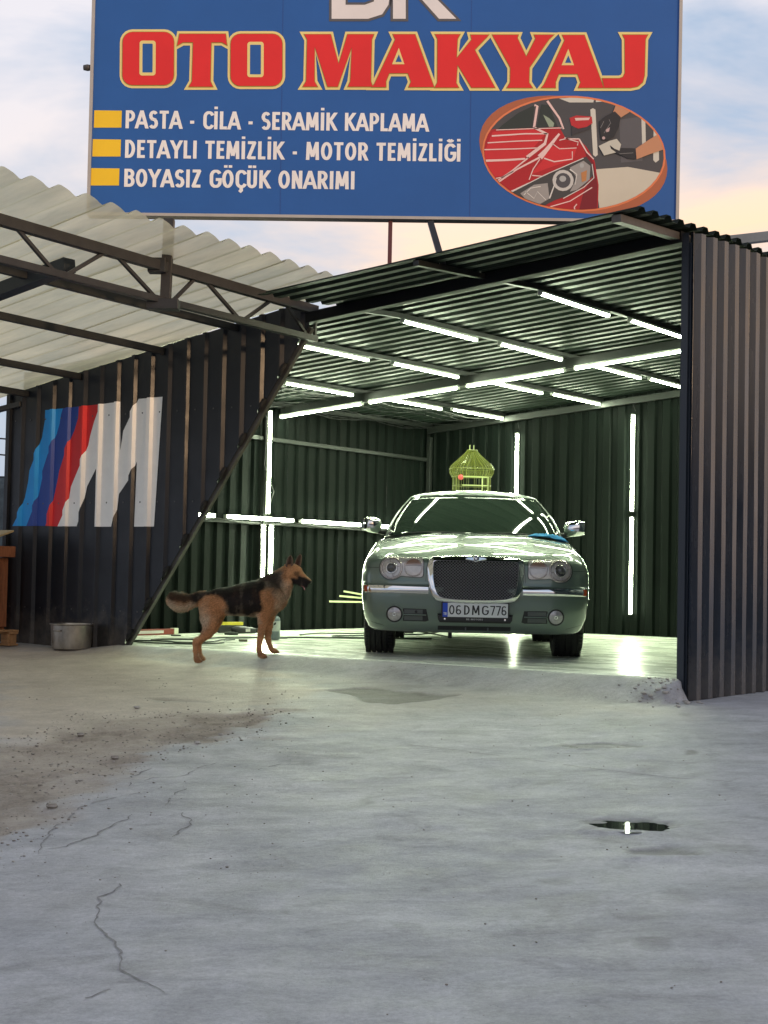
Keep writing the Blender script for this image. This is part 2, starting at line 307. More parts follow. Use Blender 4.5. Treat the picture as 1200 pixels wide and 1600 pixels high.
# cracks: narrow dark ribbons lying in the surface
cm=mat('crack_dark',(.23,.222,.212),rough=.9,var=.5,vscale=30)
for c in CR:
    pts=[]
    for (x1,y1),(x2,y2) in zip(c[:-1],c[1:]):
        n=max(2,int(math.hypot(x2-x1,y2-y1)/.025))
        for k in range(n): pts.append((lerp(x1,x2,k/n),lerp(y1,y2,k/n)))
    mb=MB(); vs=[]; M=len(pts); ph=rng.random()*9; long=len(c)==7
    jx=[(x+(.0 if long else .022)*mn.noise(Vector((k*.35,ph,0)))+(.006 if not long else .001)*(rng.random()-.5),y+(.0 if long else .022)*mn.noise(Vector((k*.35,ph,5)))+(.008 if not long else .001)*(rng.random()-.5)) for k,(x,y) in enumerate(pts)]
    for k,(x,y) in enumerate(jx):
        wd=(.0015+.006*rng.random()*(mn.noise(Vector((k*.2,ph,9)))*.5+.5))*(1-abs(2*k/M-1)**4)+.0008
        if long: wd=.0022+.001*rng.random()
        a,b2=jx[max(k-1,0)],jx[min(k+1,M-1)]; dx,dy=b2[0]-a[0],b2[1]-a[1]; l=math.hypot(dx,dy)+1e-6
        for sg in (-1,1):
            xx,yy=x-dy/l*wd*sg,y+dx/l*wd*sg; vs.append((xx,yy,zat(xx,yy)+.0025))
    mb.add(vs,[(2*k,2*k+1,2*k+3,2*k+2) for k in range(M-1) if mn.noise(Vector((k*.22,ph*3,2)))>-.22]); mb.build('ground_crack',cm,kind='structure',label='thin dark crack in the concrete yard')
# gravel crumbs and stones on the dirt
def stone(mb,c,r,mi=0):
    pts=[];n=7
    for a,b2 in ((0,1),(0,-1)): pts.append(Vector((0,0,b2)))
    vs=[];
    for i,(z,rr) in enumerate(((-.8,.5),(-.1,1),(.5,.75))):
        for k in range(5):
            t=2*math.pi*(k+.3*i)/5; q=rr*(.8+.4*rng.random()); vs.append((c[0]+r*q*math.cos(t),c[1]+r*q*math.sin(t)*.9,c[2]+r*.6*(z+.2*rng.random())))
    fs=[tuple(range(5))[::-1],(10,11,12,13,14)]
    for i in range(2):
        for k in range(5): fs.append((i*5+k,i*5+(k+1)%5,(i+1)*5+(k+1)%5,(i+1)*5+k))
    mb.add(vs,fs,mi)
gm=[mat('gravel_a',(.28,.25,.215),.85,var=.3,vscale=20),mat('gravel_b',(.42,.39,.35),.85,var=.2,vscale=20),mat('gravel_c',(.24,.205,.17),.85)]
mb=MB(); cnt=0
while cnt<1900:
    x=rng.uniform(-2.9,-.3); y=rng.uniform(5.6,10.6); d=float(pip(np.array([x]),np.array([y]),POLY['dirt'])[0])
    if d<-.12 and rng.random()>.05: continue
    r=.0022+.007*rng.random()**4+(.006 if rng.random()<.02 else 0); stone(mb,(x,y,zat(x,y)+r*.25),r,rng.choice((0,0,1,2))); cnt+=1
for k in range(700):
    x=rng.uniform(-3,2.2); y=rng.uniform(4.2,11.8); r=.002+.004*rng.random()**3; stone(mb,(x,y,zat(x,y)+r*.3),r,rng.choice((0,1,2)))
for k in range(70):      # crumbled concrete at the shed corner
    s=rng.gauss(6.78,.13); t=-abs(rng.gauss(.18,.13))-.0; p=GW(s,t); r=.006+.02*rng.random()**3; stone(mb,(p.x,p.y,zat(p.x,p.y)+r*.3),r,1)
mb.build('gravel',gm,kind='stuff',label='loose gravel and crumbs scattered over the dirt and yard')
for (x,y,r,lb) in ((-1.52,7.05,.035,'grey lump of concrete at the left edge of the dirt patch'),(-1.05,8.72,.022,'pale stone chip near the middle of the dirt patch'),(-1.78,9.0,.03,'grey stone at the far left of the dirt patch'),(-1.62,10.05,.026,'white crumpled scrap stone behind the dirt patch'),(-.95,9.05,.018,'small white flake on the dark dirt'),(-1.45,8.3,.025,'brown stone in the centre left of the dirt')):
    mb=MB(); stone(mb,(0,0,r*.35),r); o=mb.build('stone',gm[1] if 'white' in lb or 'pale' in lb else gm[0],label=lb,cat='stone',group='stones lying on the dirt patch'); o.location=(x,y,zat(x,y))
# ================================================================ SHED
DARK=mat('anthracite_sheet',(.012,.015,.021),.38,0.,var=.25,vscale=3,bump=.05,bscale=6,rvar=.08,spec=.38,dust=.45)
INNER=mat('inner_sheet',(.004,.0062,.0052),.52,0.,var=.2,vscale=2,bump=.03,bscale=4,rvar=.06,spec=.06)
SIDE=mat('side_sheet',(.019,.027,.040),.24,0.1,var=.25,vscale=2.5,bump=.06,bscale=9,rvar=.1,stretch=(3,3,.6),spec=.5,dust=.3)
CEIL=mat('ceiling_sheet',(.010,.016,.012),.5,.0,spec=.11,var=.25,vscale=4,rvar=.08)
STEEL=mat('painted_steel',(.014,.016,.015),.45,.2,var=.3,vscale=8)
STEELG=mat('grey_steel',(.085,.078,.07),.5,.4,var=.35,vscale=6)
shed=empty('repair_shed',P0,-TH,'dark corrugated steel workshop shed, open fronted and lit inside by tube lights','garage')
def profile(w,pitch,flat,fl,top,h,ph=0.,jit=0):
    """points (a, offset) of a trapezoid sheet over width w"""
    pts=[];a=ph-pitch; jr=random.Random(int(w*100))
    while a<w+pitch:
        j1,j2,j3=(jr.uniform(-.006,.006),jr.uniform(-.006,.010),jr.uniform(-.008,.004)) if jit else (0,0,0)
        for d,o in ((flat+j1,0),(flat+fl+j1,h+j3),(flat+fl+top-j2,h+j3),(pitch,0)): pts.append((a+d,o))
        a+=pitch
    def off(x):
        for (a0,o0),(a1,o1) in zip(pts[:-1],pts[1:]):
            if a0<=x<=a1: return lerp(o0,o1,(x-a0)/(a1-a0+1e-9))
        return 0
    return pts,off
def sheet(name,w,pr,pos,lo,hi,mt,parent,width=1.0,over=.0,cutf=None,**kw):
    """pos(a,off,b)->xyz, b from lo(a) to hi(a); one object per sheet of the given width"""
    pts,off=pr; k=0; a0=0.; out=[]
    while a0<w-1e-6:
        a1=min(w,a0+width)
        xs=sorted(set([a0,a1]+[a for a,_ in pts if a0<a<a1])); mb=MB(); vs=[]; jit=rng.uniform(-.006,.006)
        M=6
        for x in xs:
            l,h=lo(x),hi(x)
            for j in range(M+1): vs.append(pos(x,off(x)+.0012*math.sin(x*9+j*1.7+k),l+(h-l)*j/M+(jit if j==M else 0)))
        n=M+1
        fs=[(i*n+j,(i+1)*n+j,(i+1)*n+j+1,i*n+j+1) for i in range(len(xs)-1) for j in range(M) ]
        mb.add(vs,fs); o=mb.build(name,mt,parent,**kw); solid(o,.0016); out.append(o); a0=a1; k+=1
    return out
RP=dict(m=.083,z=2.588)
rz=lambda s,t=3.:RP['z']+RP['m']*s+.014*t
rd_=lambda s,t:rz(s,t)-.05*max(0,.8-t)
W2=W_+.034
AW=lambda s,t:2.40+.160*s-.022*t       # awning sheet height
# front wall with the diagonal cut
FPR=profile(3.8,.213,.150,.014,.032,.028,.0,1); foff=lambda s:FPR[1](s+.17)
def diag(s): return max(-.08,-.06+(s-1.42)*1.335) if s>1.40 else -.08
sheet('front_wall_sheet',3.67,FPR,lambda a,o,b:(a-.17,-o-.004,b),lambda a:diag(a-.17),lambda a:AW(a-.17,0)-.03,DARK,shed,width=1.065)
def screws(name,pts,n,mt):
    mb=MB(); n=Vector(n)
    for p in pts:
        p=Vector(p); a=n.orthogonal().normalized(); b=n.cross(a); vs=[p+a*math.cos(k*math.pi/3)*.008+b*math.sin(k*math.pi/3)*.008 for k in range(6)]; vs+=[v+n*.005 for v in vs]
        mb.add(vs,[tuple(range(6,12))]+[(k,(k+1)%6,(k+1)%6+6,k+6) for k in range(6)])
    return mb.build(name,mt,shed,kind='stuff')
SCR=mat('screw_zinc',(.10,.10,.10),.45,.6)
screws('screws',[(.075-.17+.213*k,-.004,z) for k in range(17) for z in (.30,1.28,2.08) if z>diag(.075-.17+.213*k)+.1 and z<AW(.075-.17+.213*k,0)-.1],(0,-1,0),SCR)
# diagonal edge tube, dark blobs modelled for the shade in the rib gaps, corner trim
mb=MB(); mb.bar((1.44,.028,-.05),(3.50,.028,2.70),.04,.04,up=(0,1,0)); mb.build('diagonal_edge_tube',STEELG,shed)
mb=MB(); mb.box((-.200,-.036,-.09),(-.150,.05,2.34)); mb.build('corner_trim',DARK,shed)
for k in range(11):
    s=.011+.213*(k+5)+.03
    if s<1.45 or s>3.4: continue
    z=diag(s); mb=MB(); mb.tube([(s-.035,-.012,z-.05),(s-.01,-.020,z),(s+.03,-.012,z+.05)],[.012,.024,.014],8); mb.build('rib_gap_shade',mat('gap_shade_black',(.012,.012,.012),.8),shed,smooth=True)
# left, back and right walls
IPR=profile(8,.2,.090,.022,.066,.032)
sheet('left_wall_sheet',DP,IPR,lambda a,o,b:(-o-.002,a,b),lambda s:-.05,lambda s:rd_(0,s)-.004,INNER,shed)
sheet('back_wall_sheet',W_,IPR,lambda a,o,b:(a,DP+o,b),lambda s:-.05,lambda s:rz(s,DP)+.012,INNER,shed)
RPR=profile(8,.2,.066,.030,.074,.036,.03)
sheet('side_wall_sheet',DP-.012,RPR,lambda a,o,b:(W2+.004+o,a+.012,b),lambda a:-.19,lambda a:rd_(W2,a)-.012,SIDE,shed)
screws('screws',[(W2+.005,.045+.2*k,z) for k in range(1,34) for z in (.25,1.45,2.35,2.98)],(1,0,0),SCR)
# roof of the shed
OV=.92
RO=profile(10,.2,.080,.026,.068,.036)
def roofpos(a,o,b): return (b,a-OV,rd_(b,a-OV)+.004+o)
sheet('roof_sheet',DP+OV+.12,RO,roofpos,lambda a:(-.1 if a>OV+.12 else 3.72),lambda a:W2+.03,CEIL,shed)
# frame
def beam(name,p,q,w_,h_,mt=STEEL,up=(0,0,1),parent=None,**kw):
    mb=MB(); mb.bar(p,q,w_,h_,up); return mb.build(name,mt,parent or shed,bevel=.003,**kw)
beam('front_beam',(3.46,.03,rz(3.46,0)-.092),(W_-.01,.03,rz(W_,0)-.080),.08,.085,mat('black_steel',(.005,.006,.007),.5,.0,spec=.2))
PBB=mat('post_blue_black',(.014,.020,.030),.4)
beam('corner_post',(W_+.016,.035,-.12),(W_+.016,.035,rz(W_,0)-.125),.034,.075,PBB)
mb=MB(); mb.box((W_-.004,-.009,-.12),(W2+.010,-.004,rz(W_,0)-.06)); mb.build('corner_flashing',PBB,shed)
for s in (1.197,2.586,3.827,5.181):
    t0=.8
    if s>4.5: beam('ceiling_purlin',(s,-OV+.02,rd_(s,-OV)-.022),(s,.8,rz(s,.8)-.022),.05,.04)
    else: beam('ceiling_purlin',(s,.07,rd_(s,.07)-.022),(s,.8,rz(s,.8)-.022),.05,.04)
    beam('ceiling_purlin',(s,t0,rz(s,t0)-.022),(s,DP-.02,rz(s,DP)-.022),.05,.04)
beam('ceiling_purlin',(W_-.06,-OV+.02,rd_(W_-.06,-OV)-.028),(W_-.06,.8,rz(W_-.06,.8)-.028),.07,.052,STEELG)
beam('ceiling_purlin',(W_-.06,.8,rz(W_-.06,.8)-.028),(W_-.06,DP-.02,rz(W_-.06,DP)-.028),.07,.052,STEELG)
beam('ceiling_purlin',(.06,.07,rz(.06,0)-.03),(.06,DP-.02,rz(.06,DP)-.03),.05,.05)
beam('cross_beam',(.02,3.855,rz(0,3.85)-.094),(W_-.04,3.855,rz(W_,3.85)-.094),.08,.10)
beam('cross_beam',(.02,DP-.05,rz(0,DP)-.085),(W_-.04,DP-.05,rz(W_,DP)-.085),.06,.08)
beam('wall_rail',(.03,.4,2.21),(.03,DP-.02,2.21),.035,.045)
beam('wall_rail',(.03,.4,1.235),(.03,DP-.02,1.235),.035,.035)
beam('wall_post',(.045,3.53,0),(.045,3.53,rz(0)-.15),.06,.05)
mb=MB(); mb.box((-.05,DP-.03,-.05),(.03,DP+.045,rz(0,DP)+.02)); mb.build('corner_angle',STEEL,shed)
beam('wall_post',(.06,DP-.06,0),(.06,DP-.06,rz(0)-.12),.06,.06)
beam('wall_post',(W_-.04,3.855,0),(W_-.04,3.855,rz(W_)-.17),.06,.06)
# green-grey painted slab
def floor_mat():
    m=mat('painted_floor',(.78,.82,.72),.27,0,var=.08,vscale=1.2,bump=.05,bscale=3,rvar=.10,spec=.15,stretch=(1,2.2,1)); return m
mb=MB(); nS,nT=60,60; vs=[]
for j in range(nT+1):
    for i in range(nS+1):
        s=.0+(W_-.0)*i/nS; t=-.015+(DP+.02)*j/nT
        if s<1.44 and t<.05: t=.05
        elif j==0: t+=.012*math.sin(i*.9)+.01*rng.uniform(-1,1)
        vs.append((s,t,.0015*math.sin(s*3.1+t)*math.sin(t*2.3)-(.006 if j==0 else 0)))
fs=[(j*(nS+1)+i,j*(nS+1)+i+1,(j+1)*(nS+1)+i+1,(j+1)*(nS+1)+i) for j in range(nT) for i in range(nS)]
mb.add(vs,fs); fo=mb.build('shed_floor',floor_mat(),None,smooth=True,kind='structure',label='glossy pale green painted floor inside the shed'); fo.location=P0; fo.rotation_euler=(0,0,-TH)
solid(fo,.1,-1)
# ---- painted emblem on the front wall: stripes and letter folded over the ribs
def clipx(poly,x0,sgn):
    out=[]
    for i in range(len(poly)):
        a,b=poly[i],poly[(i+1)%len(poly)]; da,db=(a[0]-x0)*sgn,(b[0]-x0)*sgn
        if da>=0: out.append(a)
        if (da>=0)!=(db>=0):
            k=da/(da-db); out.append((lerp(a[0],b[0],k),lerp(a[1],b[1],k)))
    return out
def wallprint(name,polys,mt,**kw):
    xs=sorted([a-.17 for a,_ in FPR[0]]); mb=MB()
    lo0=min(p[0] for q in polys for p in q);hi0=max(p[0] for q in polys for p in q)
    tris=[[q[i] for i in t] for q in polys for t in tessellate_polygon([[Vector((p[0],p[1],0)) for p in q]])]
    for poly in tris:
        lo=min(p[0] for p in poly);hi=max(p[0] for p in poly)
        cuts=[lo]+[x for x in xs if lo<x<hi]+[hi]
        for x0,x1 in zip(cuts[:-1],cuts[1:]):
            pc=clipx(clipx(poly,x0,1),x1,-1)
            if len(pc)<3: continue
            vs=[(x,-foff(x)-.004-.004,z) for x,z in pc]; mb.add(vs,[tuple(range(len(vs)))])
    o=mb.build(name,mt,shed,**kw); return o
EZ=lambda y:lerp(2.19,1.065,(y-632)/(822-632))     # emblem rows
EX=lambda x:-.095+1.935*(x-20)/(252-20)*1.0
def ep(pts): return [(EX(x),EZ(y)) for x,y in pts]
def pm(n,c): return mat(n,c,.5,0,var=.05,vscale=9,bump=.1,bscale=40,spec=.4)
zq=lambda P:ep([(x/2.5,600+y/2.5) for x,y in P])
ML=[(398,82),(375,150),(362,200),(355,240),(318,330),(290,400),(285,440),(268,490),(240,555)]
BR_=[(313,85),(311,130),(298,178),(262,262),(240,338),(235,372),(220,450),(190,553)]
BL_=[(248,88),(241,112),(236,150),(226,188),(190,270),(170,335),(171,362),(158,430),(130,500),(110,553)]
wallprint('painted_stripe',[zq([(175,90)]+BL_+[(50,553),(75,505),(100,440),(112,375),(116,330),(150,240),(165,200),(175,130)])],pm('stripe_light_blue',(.01,.30,.78)),label='light blue slanted stripe')
wallprint('painted_stripe',[zq(BR_+BL_[::-1])],pm('stripe_dark_blue',(.015,.055,.32)),label='dark blue slanted stripe')
wallprint('painted_stripe',[zq(ML+BR_[::-1])],pm('stripe_red',(.66,.02,.025)),label='red slanted stripe')
wallprint('painted_letter',[zq([(240,555),(318,555),(340,480),(355,400),(398,312),(392,557),(463,557),(475,490),(480,432),(520,372),(545,310),(541,557),(615,557),(634,70),(545,72),(522,120),(490,190),(481,265),(476,77)]+ML[:-1])],pm('emblem_white',(.90,.91,.92)),label='large white slanted letter M')
# ================================================================ AWNING
awn=empty('awning',P0,-TH,'lean-to canopy of translucent corrugated fibreglass on a steel truss over the yard','awning')
def frp():
    m=bpy.data.materials.new('fibreglass'); m.use_nodes=True; t=m.node_tree; t.nodes.clear()
    tc=N('ShaderNodeTexCoord',t); mp=N('ShaderNodeMapping',t,inp={'Scale':(.5,3.,1)}); L(tc.outputs['Object'],mp.inputs[0],t)
    n=N('ShaderNodeTexNoise',t,inp={'Scale':1.8,'Detail':6.,'Roughness':.6}); L(mp.outputs[0],n.inputs[0],t)
    r=N('ShaderNodeValToRGB',t); r.color_ramp.elements[0].position=.3; r.color_ramp.elements[0].color=(.54,.49,.31,1); r.color_ramp.elements[1].position=.7; r.color_ramp.elements[1].color=(.94,.82,.52,1); L(n.outputs[0],r.inputs[0],t)
    tr=N('ShaderNodeBsdfTranslucent',t); L(r.outputs[0],tr.inputs[0],t)
    df=N('ShaderNodeBsdfDiffuse',t); L(r.outputs[0],df.inputs[0],t)
    gl=N('ShaderNodeBsdfGlossy',t,inp={'Roughness':.25,'Color':(1,1,1,1)}); tp=N('ShaderNodeBsdfTransparent',t,inp={'Color':(.9,.88,.78,1)})
    m1=N('ShaderNodeMixShader',t,inp={0:.22}); L(tr.outputs[0],m1.inputs[1],t); L(df.outputs[0],m1.inputs[2],t)
    m2=N('ShaderNodeMixShader',t,inp={0:.16}); L(m1.outputs[0],m2.inputs[1],t); L(tp.outputs[0],m2.inputs[2],t)
    m3=N('ShaderNodeMixShader',t,inp={0:.05}); L(m2.outputs[0],m3.inputs[1],t); L(gl.outputs[0],m3.inputs[2],t)
    o=N('ShaderNodeOutputMaterial',t); L(m3.outputs[0],o.inputs[0],t); return m
FRP=frp()
PI=.23; ALEN=6.2
for k in range(7):            # sheets side by side, waves run along s
    t1=.05-k*PI*4; t0=t1-PI*4-.05; mb=MB(); vs=[]; nt_=40; ns=16; off=rng.uniform(-.02,.02)
    for j in range(nt_+1):
        t=lerp(t0,t1,j/nt_)
        for i in range(ns+1):
            s=lerp(-1.3,3.96+off,i/ns); ph=2*math.pi*(t-.05)/PI
            wv=.021*(math.sin(ph)+.25*math.sin(2*ph+.6)); vs.append((s,t,AW(s,t)+wv+(.004 if k%2 else 0)+.004*math.sin(s*3+k)))
    n=ns+1; mb.add(vs,[(j*n+i,j*n+i+1,(j+1)*n+i+1,(j+1)*n+i) for j in range(nt_) for i in range(ns)])
    mb.build('roof_sheet',FRP,awn,smooth=True)
SG=mat('truss_steel',(.040,.039,.039),.48,.35,var=.3,vscale=7)
SD=mat('purlin_steel',(.026,.028,.031),.5,.2,var=.3,vscale=7)
zt=lambda t:2.865-.024*t; zb=lambda t:2.625-.018*t
beam('truss_chord',(3.47,.12,zt(.12)),(3.47,-6,zt(-6)),.06,.075,SG,parent=awn)
beam('truss_chord',(3.47,.12,zb(.12)),(3.47,-6,zb(-6)),.06,.05,SG,parent=awn)
tt=.0
web=[(.10,'v'),(-.05,-.35),(-.65,-.35),(-.65,-1.0),(-1.6,-1.0)]
def webbar(ta,tb,k): beam('truss_web',(3.47,ta,zb(ta)),(3.47,tb,zt(tb)),.026,.026,SG,parent=awn)
webbar(.11,.11,0)
for a,b in ((.02,-.30),(-.80,-.43),(-.83,-1.26),(-1.60,-1.33),(-1.75,-2.19),(-2.64,-2.25),(-2.72,-3.10),(-3.55,-3.16),(-3.65,-4.05),(-4.5,-4.1),(-4.6,-5.0),(-5.45,-5.05)): webbar(a,b,0)
for s,te in ((2.705,0),(1.84,0),(.80,0),(.06,0)):
    beam('purlin',(s,.0,AW(s,0)-.075),(s,-6,AW(s,-6)-.075),.05,.06,SD,parent=awn)
beam('cross_beam',(-1.3,-2.28,AW(-1.3,-2.28)-.10),(3.12,-2.28,AW(3.12,-2.28)-.10),.11,.10,mat('blue_black_steel',(.022,.03,.04),.45,.2),parent=awn)
beam('end_bar',(-1.0,-.02,AW(-1,0)-.12),(.0,-.02,AW(0,0)-.16),.05,.05,SD,parent=awn)
# ================================================================ BILLBOARD
SY=11.3
def sg(px,py,o=0.): return (-3.00768+.00488*px+.000101*py, SY-o, 5.003962+.000101*px-.00494*py)
bb=empty('billboard',sg(600,347),0,'large blue advertising board with red yellow-edged lettering above the shed','sign')
bb_o=Vector(bb.location)
def sp(px,py,o=0.): return tuple(Vector(sg(px,py,o))-bb_o)
def flat(name,polys,mt,o,parent=bb,th=0,**kw):
    mb=MB()
    for poly in polys:
        vs=[sp(x,y,o) for x,y in poly]; tri=tessellate_polygon([[Vector((v[0],v[2],0)) for v in vs]])
        mb.add(vs,tri)
    ob=mb.build(name,mt,parent,**kw); return ob
TOP=-150
PC=[(148-.018*TOP+0.0,TOP),(1063-.02*TOP*1.2,TOP),(1054,343),(142,331)]
def slab(name,c,o0,o1,mt,**kw):
    mb=MB(); vs=[sp(x,y,o0) for x,y in c]+[sp(x,y,o1) for x,y in c]; n=len(c)
    mb.add(vs,[tuple(range(n)),tuple(range(2*n-1,n-1,-1))]+[(i,(i+1)%n,(i+1)%n+n,i+n) for i in range(n)][::1]); 
    ob=mb.build(name,mt,bb,**kw)
    bm=bmesh.new(); bm.from_mesh(ob.data); bmesh.ops.recalc_face_normals(bm,faces=bm.faces); bm.to_mesh(ob.data); return ob
PB=lambda n,c:mat(n,c,.42,0,var=.09,vscale=1.3,spec=.35,bump=.35,bscale=1.6)
blue=PB('banner_blue',(.020,.105,.36))
slab('panel',PC,-.10,.0,blue)
fm=mat('frame_aluminium',(.42,.40,.37),.45,.1,var=.1,vscale=4)
def edge(a,b,w_): 
    mb=MB(); mb.bar(sp(*a,-.045),sp(*b,-.045),.12,w_); return mb.build('frame_rail',fm,bb)
edge((PC[0][0]-2,TOP),(140,333),.024); edge((PC[1][0]+2,TOP),(1056,345),.024); edge((138,334),(1058,346),.022)
# seams of the banner
for x in (443,738): slab('banner_seam',[(x,TOP),(x+1.4,TOP),(x-4,340),(x-5.4,340)],.0,.0012,PB('banner_blue_seam',(.022,.08,.29)))
def offp(pts,d):      # outward mitred offset of a simple polygon in picture units
    n=len(pts); A=sum(pts[i][0]*pts[(i+1)%n][1]-pts[(i+1)%n][0]*pts[i][1] for i in range(n)); sgn=1 if A>0 else -1; out=[]
    for i in range(n):
        a,b,c=pts[i-1],pts[i],pts[(i+1)%n]; e1=Vector((b[0]-a[0],b[1]-a[1])).normalized(); e2=Vector((c[0]-b[0],c[1]-b[1])).normalized()
        n1=Vector((e1.y,-e1.x))*sgn; n2=Vector((e2.y,-e2.x))*sgn; m=(n1+n2)
        if m.length<.2: m=n1
        else: m=m.normalized()/max(.45,m.normalized().dot(n1))
        out.append((b[0]+m.x*d,b[1]+m.y*d))
    return out
def rrect(x0,y0,x1,y1,r,n=5):
    out=[]
    for cx,cy,a0 in ((x1-r,y0+r,-90),(x1-r,y1-r,0),(x0+r,y1-r,90),(x0+r,y0+r,180)):
        for k in range(n+1): a=R(a0+90*k/n); out.append((cx+r*math.cos(a),cy+r*math.sin(a)))
    return out
red=PB('print_red',(.72,.025,.025)); yel=PB('print_cream_yellow',(.80,.66,.25)); olive=PB('print_olive_edge',(.30,.25,.03))
Z6=lambda P:[(180+x/2.727,40+y/2.727) for x,y in P]; Z7=lambda P:[(600+x/2.727,40+y/2.727) for x,y in P]
Aa=[(38,40),(132,40),(213,265),(105,265),(115,242),(102,206),(22,206),(8,240),(8,265),(-52,265),(-40,250),(48,62)]
Ah=[(63,98),(34,168),(87,168)]; Ai=[(63,126),(49,158),(76,158)]
sh=lambda P,d:[(x+d,y+.3*0) for x,y in P]
glyphs=[('O',Z6(rrect(32,30,250,256,42)),Z6(rrect(104,67,173,216,12)),Z6(rrect(117,80,160,203,3))),
 ('T',Z6([(274,38),(470,38),(476,86),(455,74),(409,74),(406,240),(417,263),(315,263),(328,240),(332,74),(288,74),(264,88)]),None,None),
 ('O',Z6(rrect(492,38,712,260,42)),Z6(rrect(563,72,633,223,12)),Z6(rrect(575,85,621,211,3))),
 ('M',Z6([(806,40),(918,40),(952,166),(990,40),(1102,40),(1093,62),(1089,240),(1097,263),(992,263),(1002,240),(1008,95),(948,263),(905,263),(850,92),(849,240),(862,263),(800,263),(814,240),(818,62)]),None,None),
 ('A',Z7(Aa),Z7(Ah),Z7(Ai)),
 ('K',Z7([(218,40),(324,40),(313,60),(309,142),(374,62),(369,42),(446,42),(438,52),(386,106),(472,267),(372,267),(313,170),(307,247),(318,267),(216,267),(227,245),(228,60)]),None,None),
 ('Y',Z7([(462,42),(573,42),(568,55),(606,136),(646,58),(640,42),(724,42),(702,62),(619,182),(617,245),(632,268),(523,268),(537,245),(538,182),(472,62)]),None,None),
 ('A',Z7([(x+722,y+3) for x,y in Aa]),Z7([(x+722,y+4) for x,y in Ah]),Z7([(x+722,y+4) for x,y in Ai])),
 ('J',Z7([(1017,42),(1124,42),(1114,60),(1109,215),(1101,244),(1080,262),(1050,268),(937,268),(929,228),(1002,228),(1018,222),(1026,205),(1026,60)]),None,None)]
for ki_,(g,po,h,hi) in enumerate(glyphs):
    gi=[g_[0] for g_ in glyphs].index(g) if 0 else ki_; lt=empty('letter',(0,0,0)); lt.parent=bb
    flat('letter_border',[offp(po,4.6)],yel,.0015+.0004*ki_,parent=lt)
    flat('letter_edge',[offp(po,.8)],olive,.0056+.0001*ki_,parent=lt)
    flat('letter_face',[po],red,.0072+.0001*ki_,parent=lt)
    if h: flat('letter_border',[h],yel,.0088,parent=lt); flat('letter_counter',[hi],blue,.0096,parent=lt)
gw=PB('print_white',(.74,.72,.72)); gdk=PB('print_dark_grey',(.10,.10,.11))
Dp=[(518,30),(518,-62),(575,-62),(596,-55),(607,-40),(610,-16),(607,8),(597,23),(575,30)]
Dh=[(540,8),(540,-40),(570,-40),(584,-34),(588,-16),(584,3),(570,8)]
Kp=[(614,30),(614,-62),(634,-62),(634,-24),(668,-62),(700,-62),(662,-22),(713,30),(686,30),(645,-16),(634,-6),(634,30)]
for po,h in ((Dp,Dh),(Kp,None)):
    flat('letter_border',[offp(po,4)],gdk,.002); flat('letter_face',[po],gw,.0035)
    if h: flat('letter_border',[h],gdk,.005); flat('letter_counter',[offp(h,-3.5)],blue,.006)
yb=PB('print_yellow',(.85,.55,.02))
for (x0,y0,x1,y1) in ((148,173,191,200),(146,218,190,245),(144,263,188,290)): flat('yellow_block',[[(x0,y0),(x1,y0+.6),(x1-.6,y1),(x0-.6,y1)]],yb,.002)
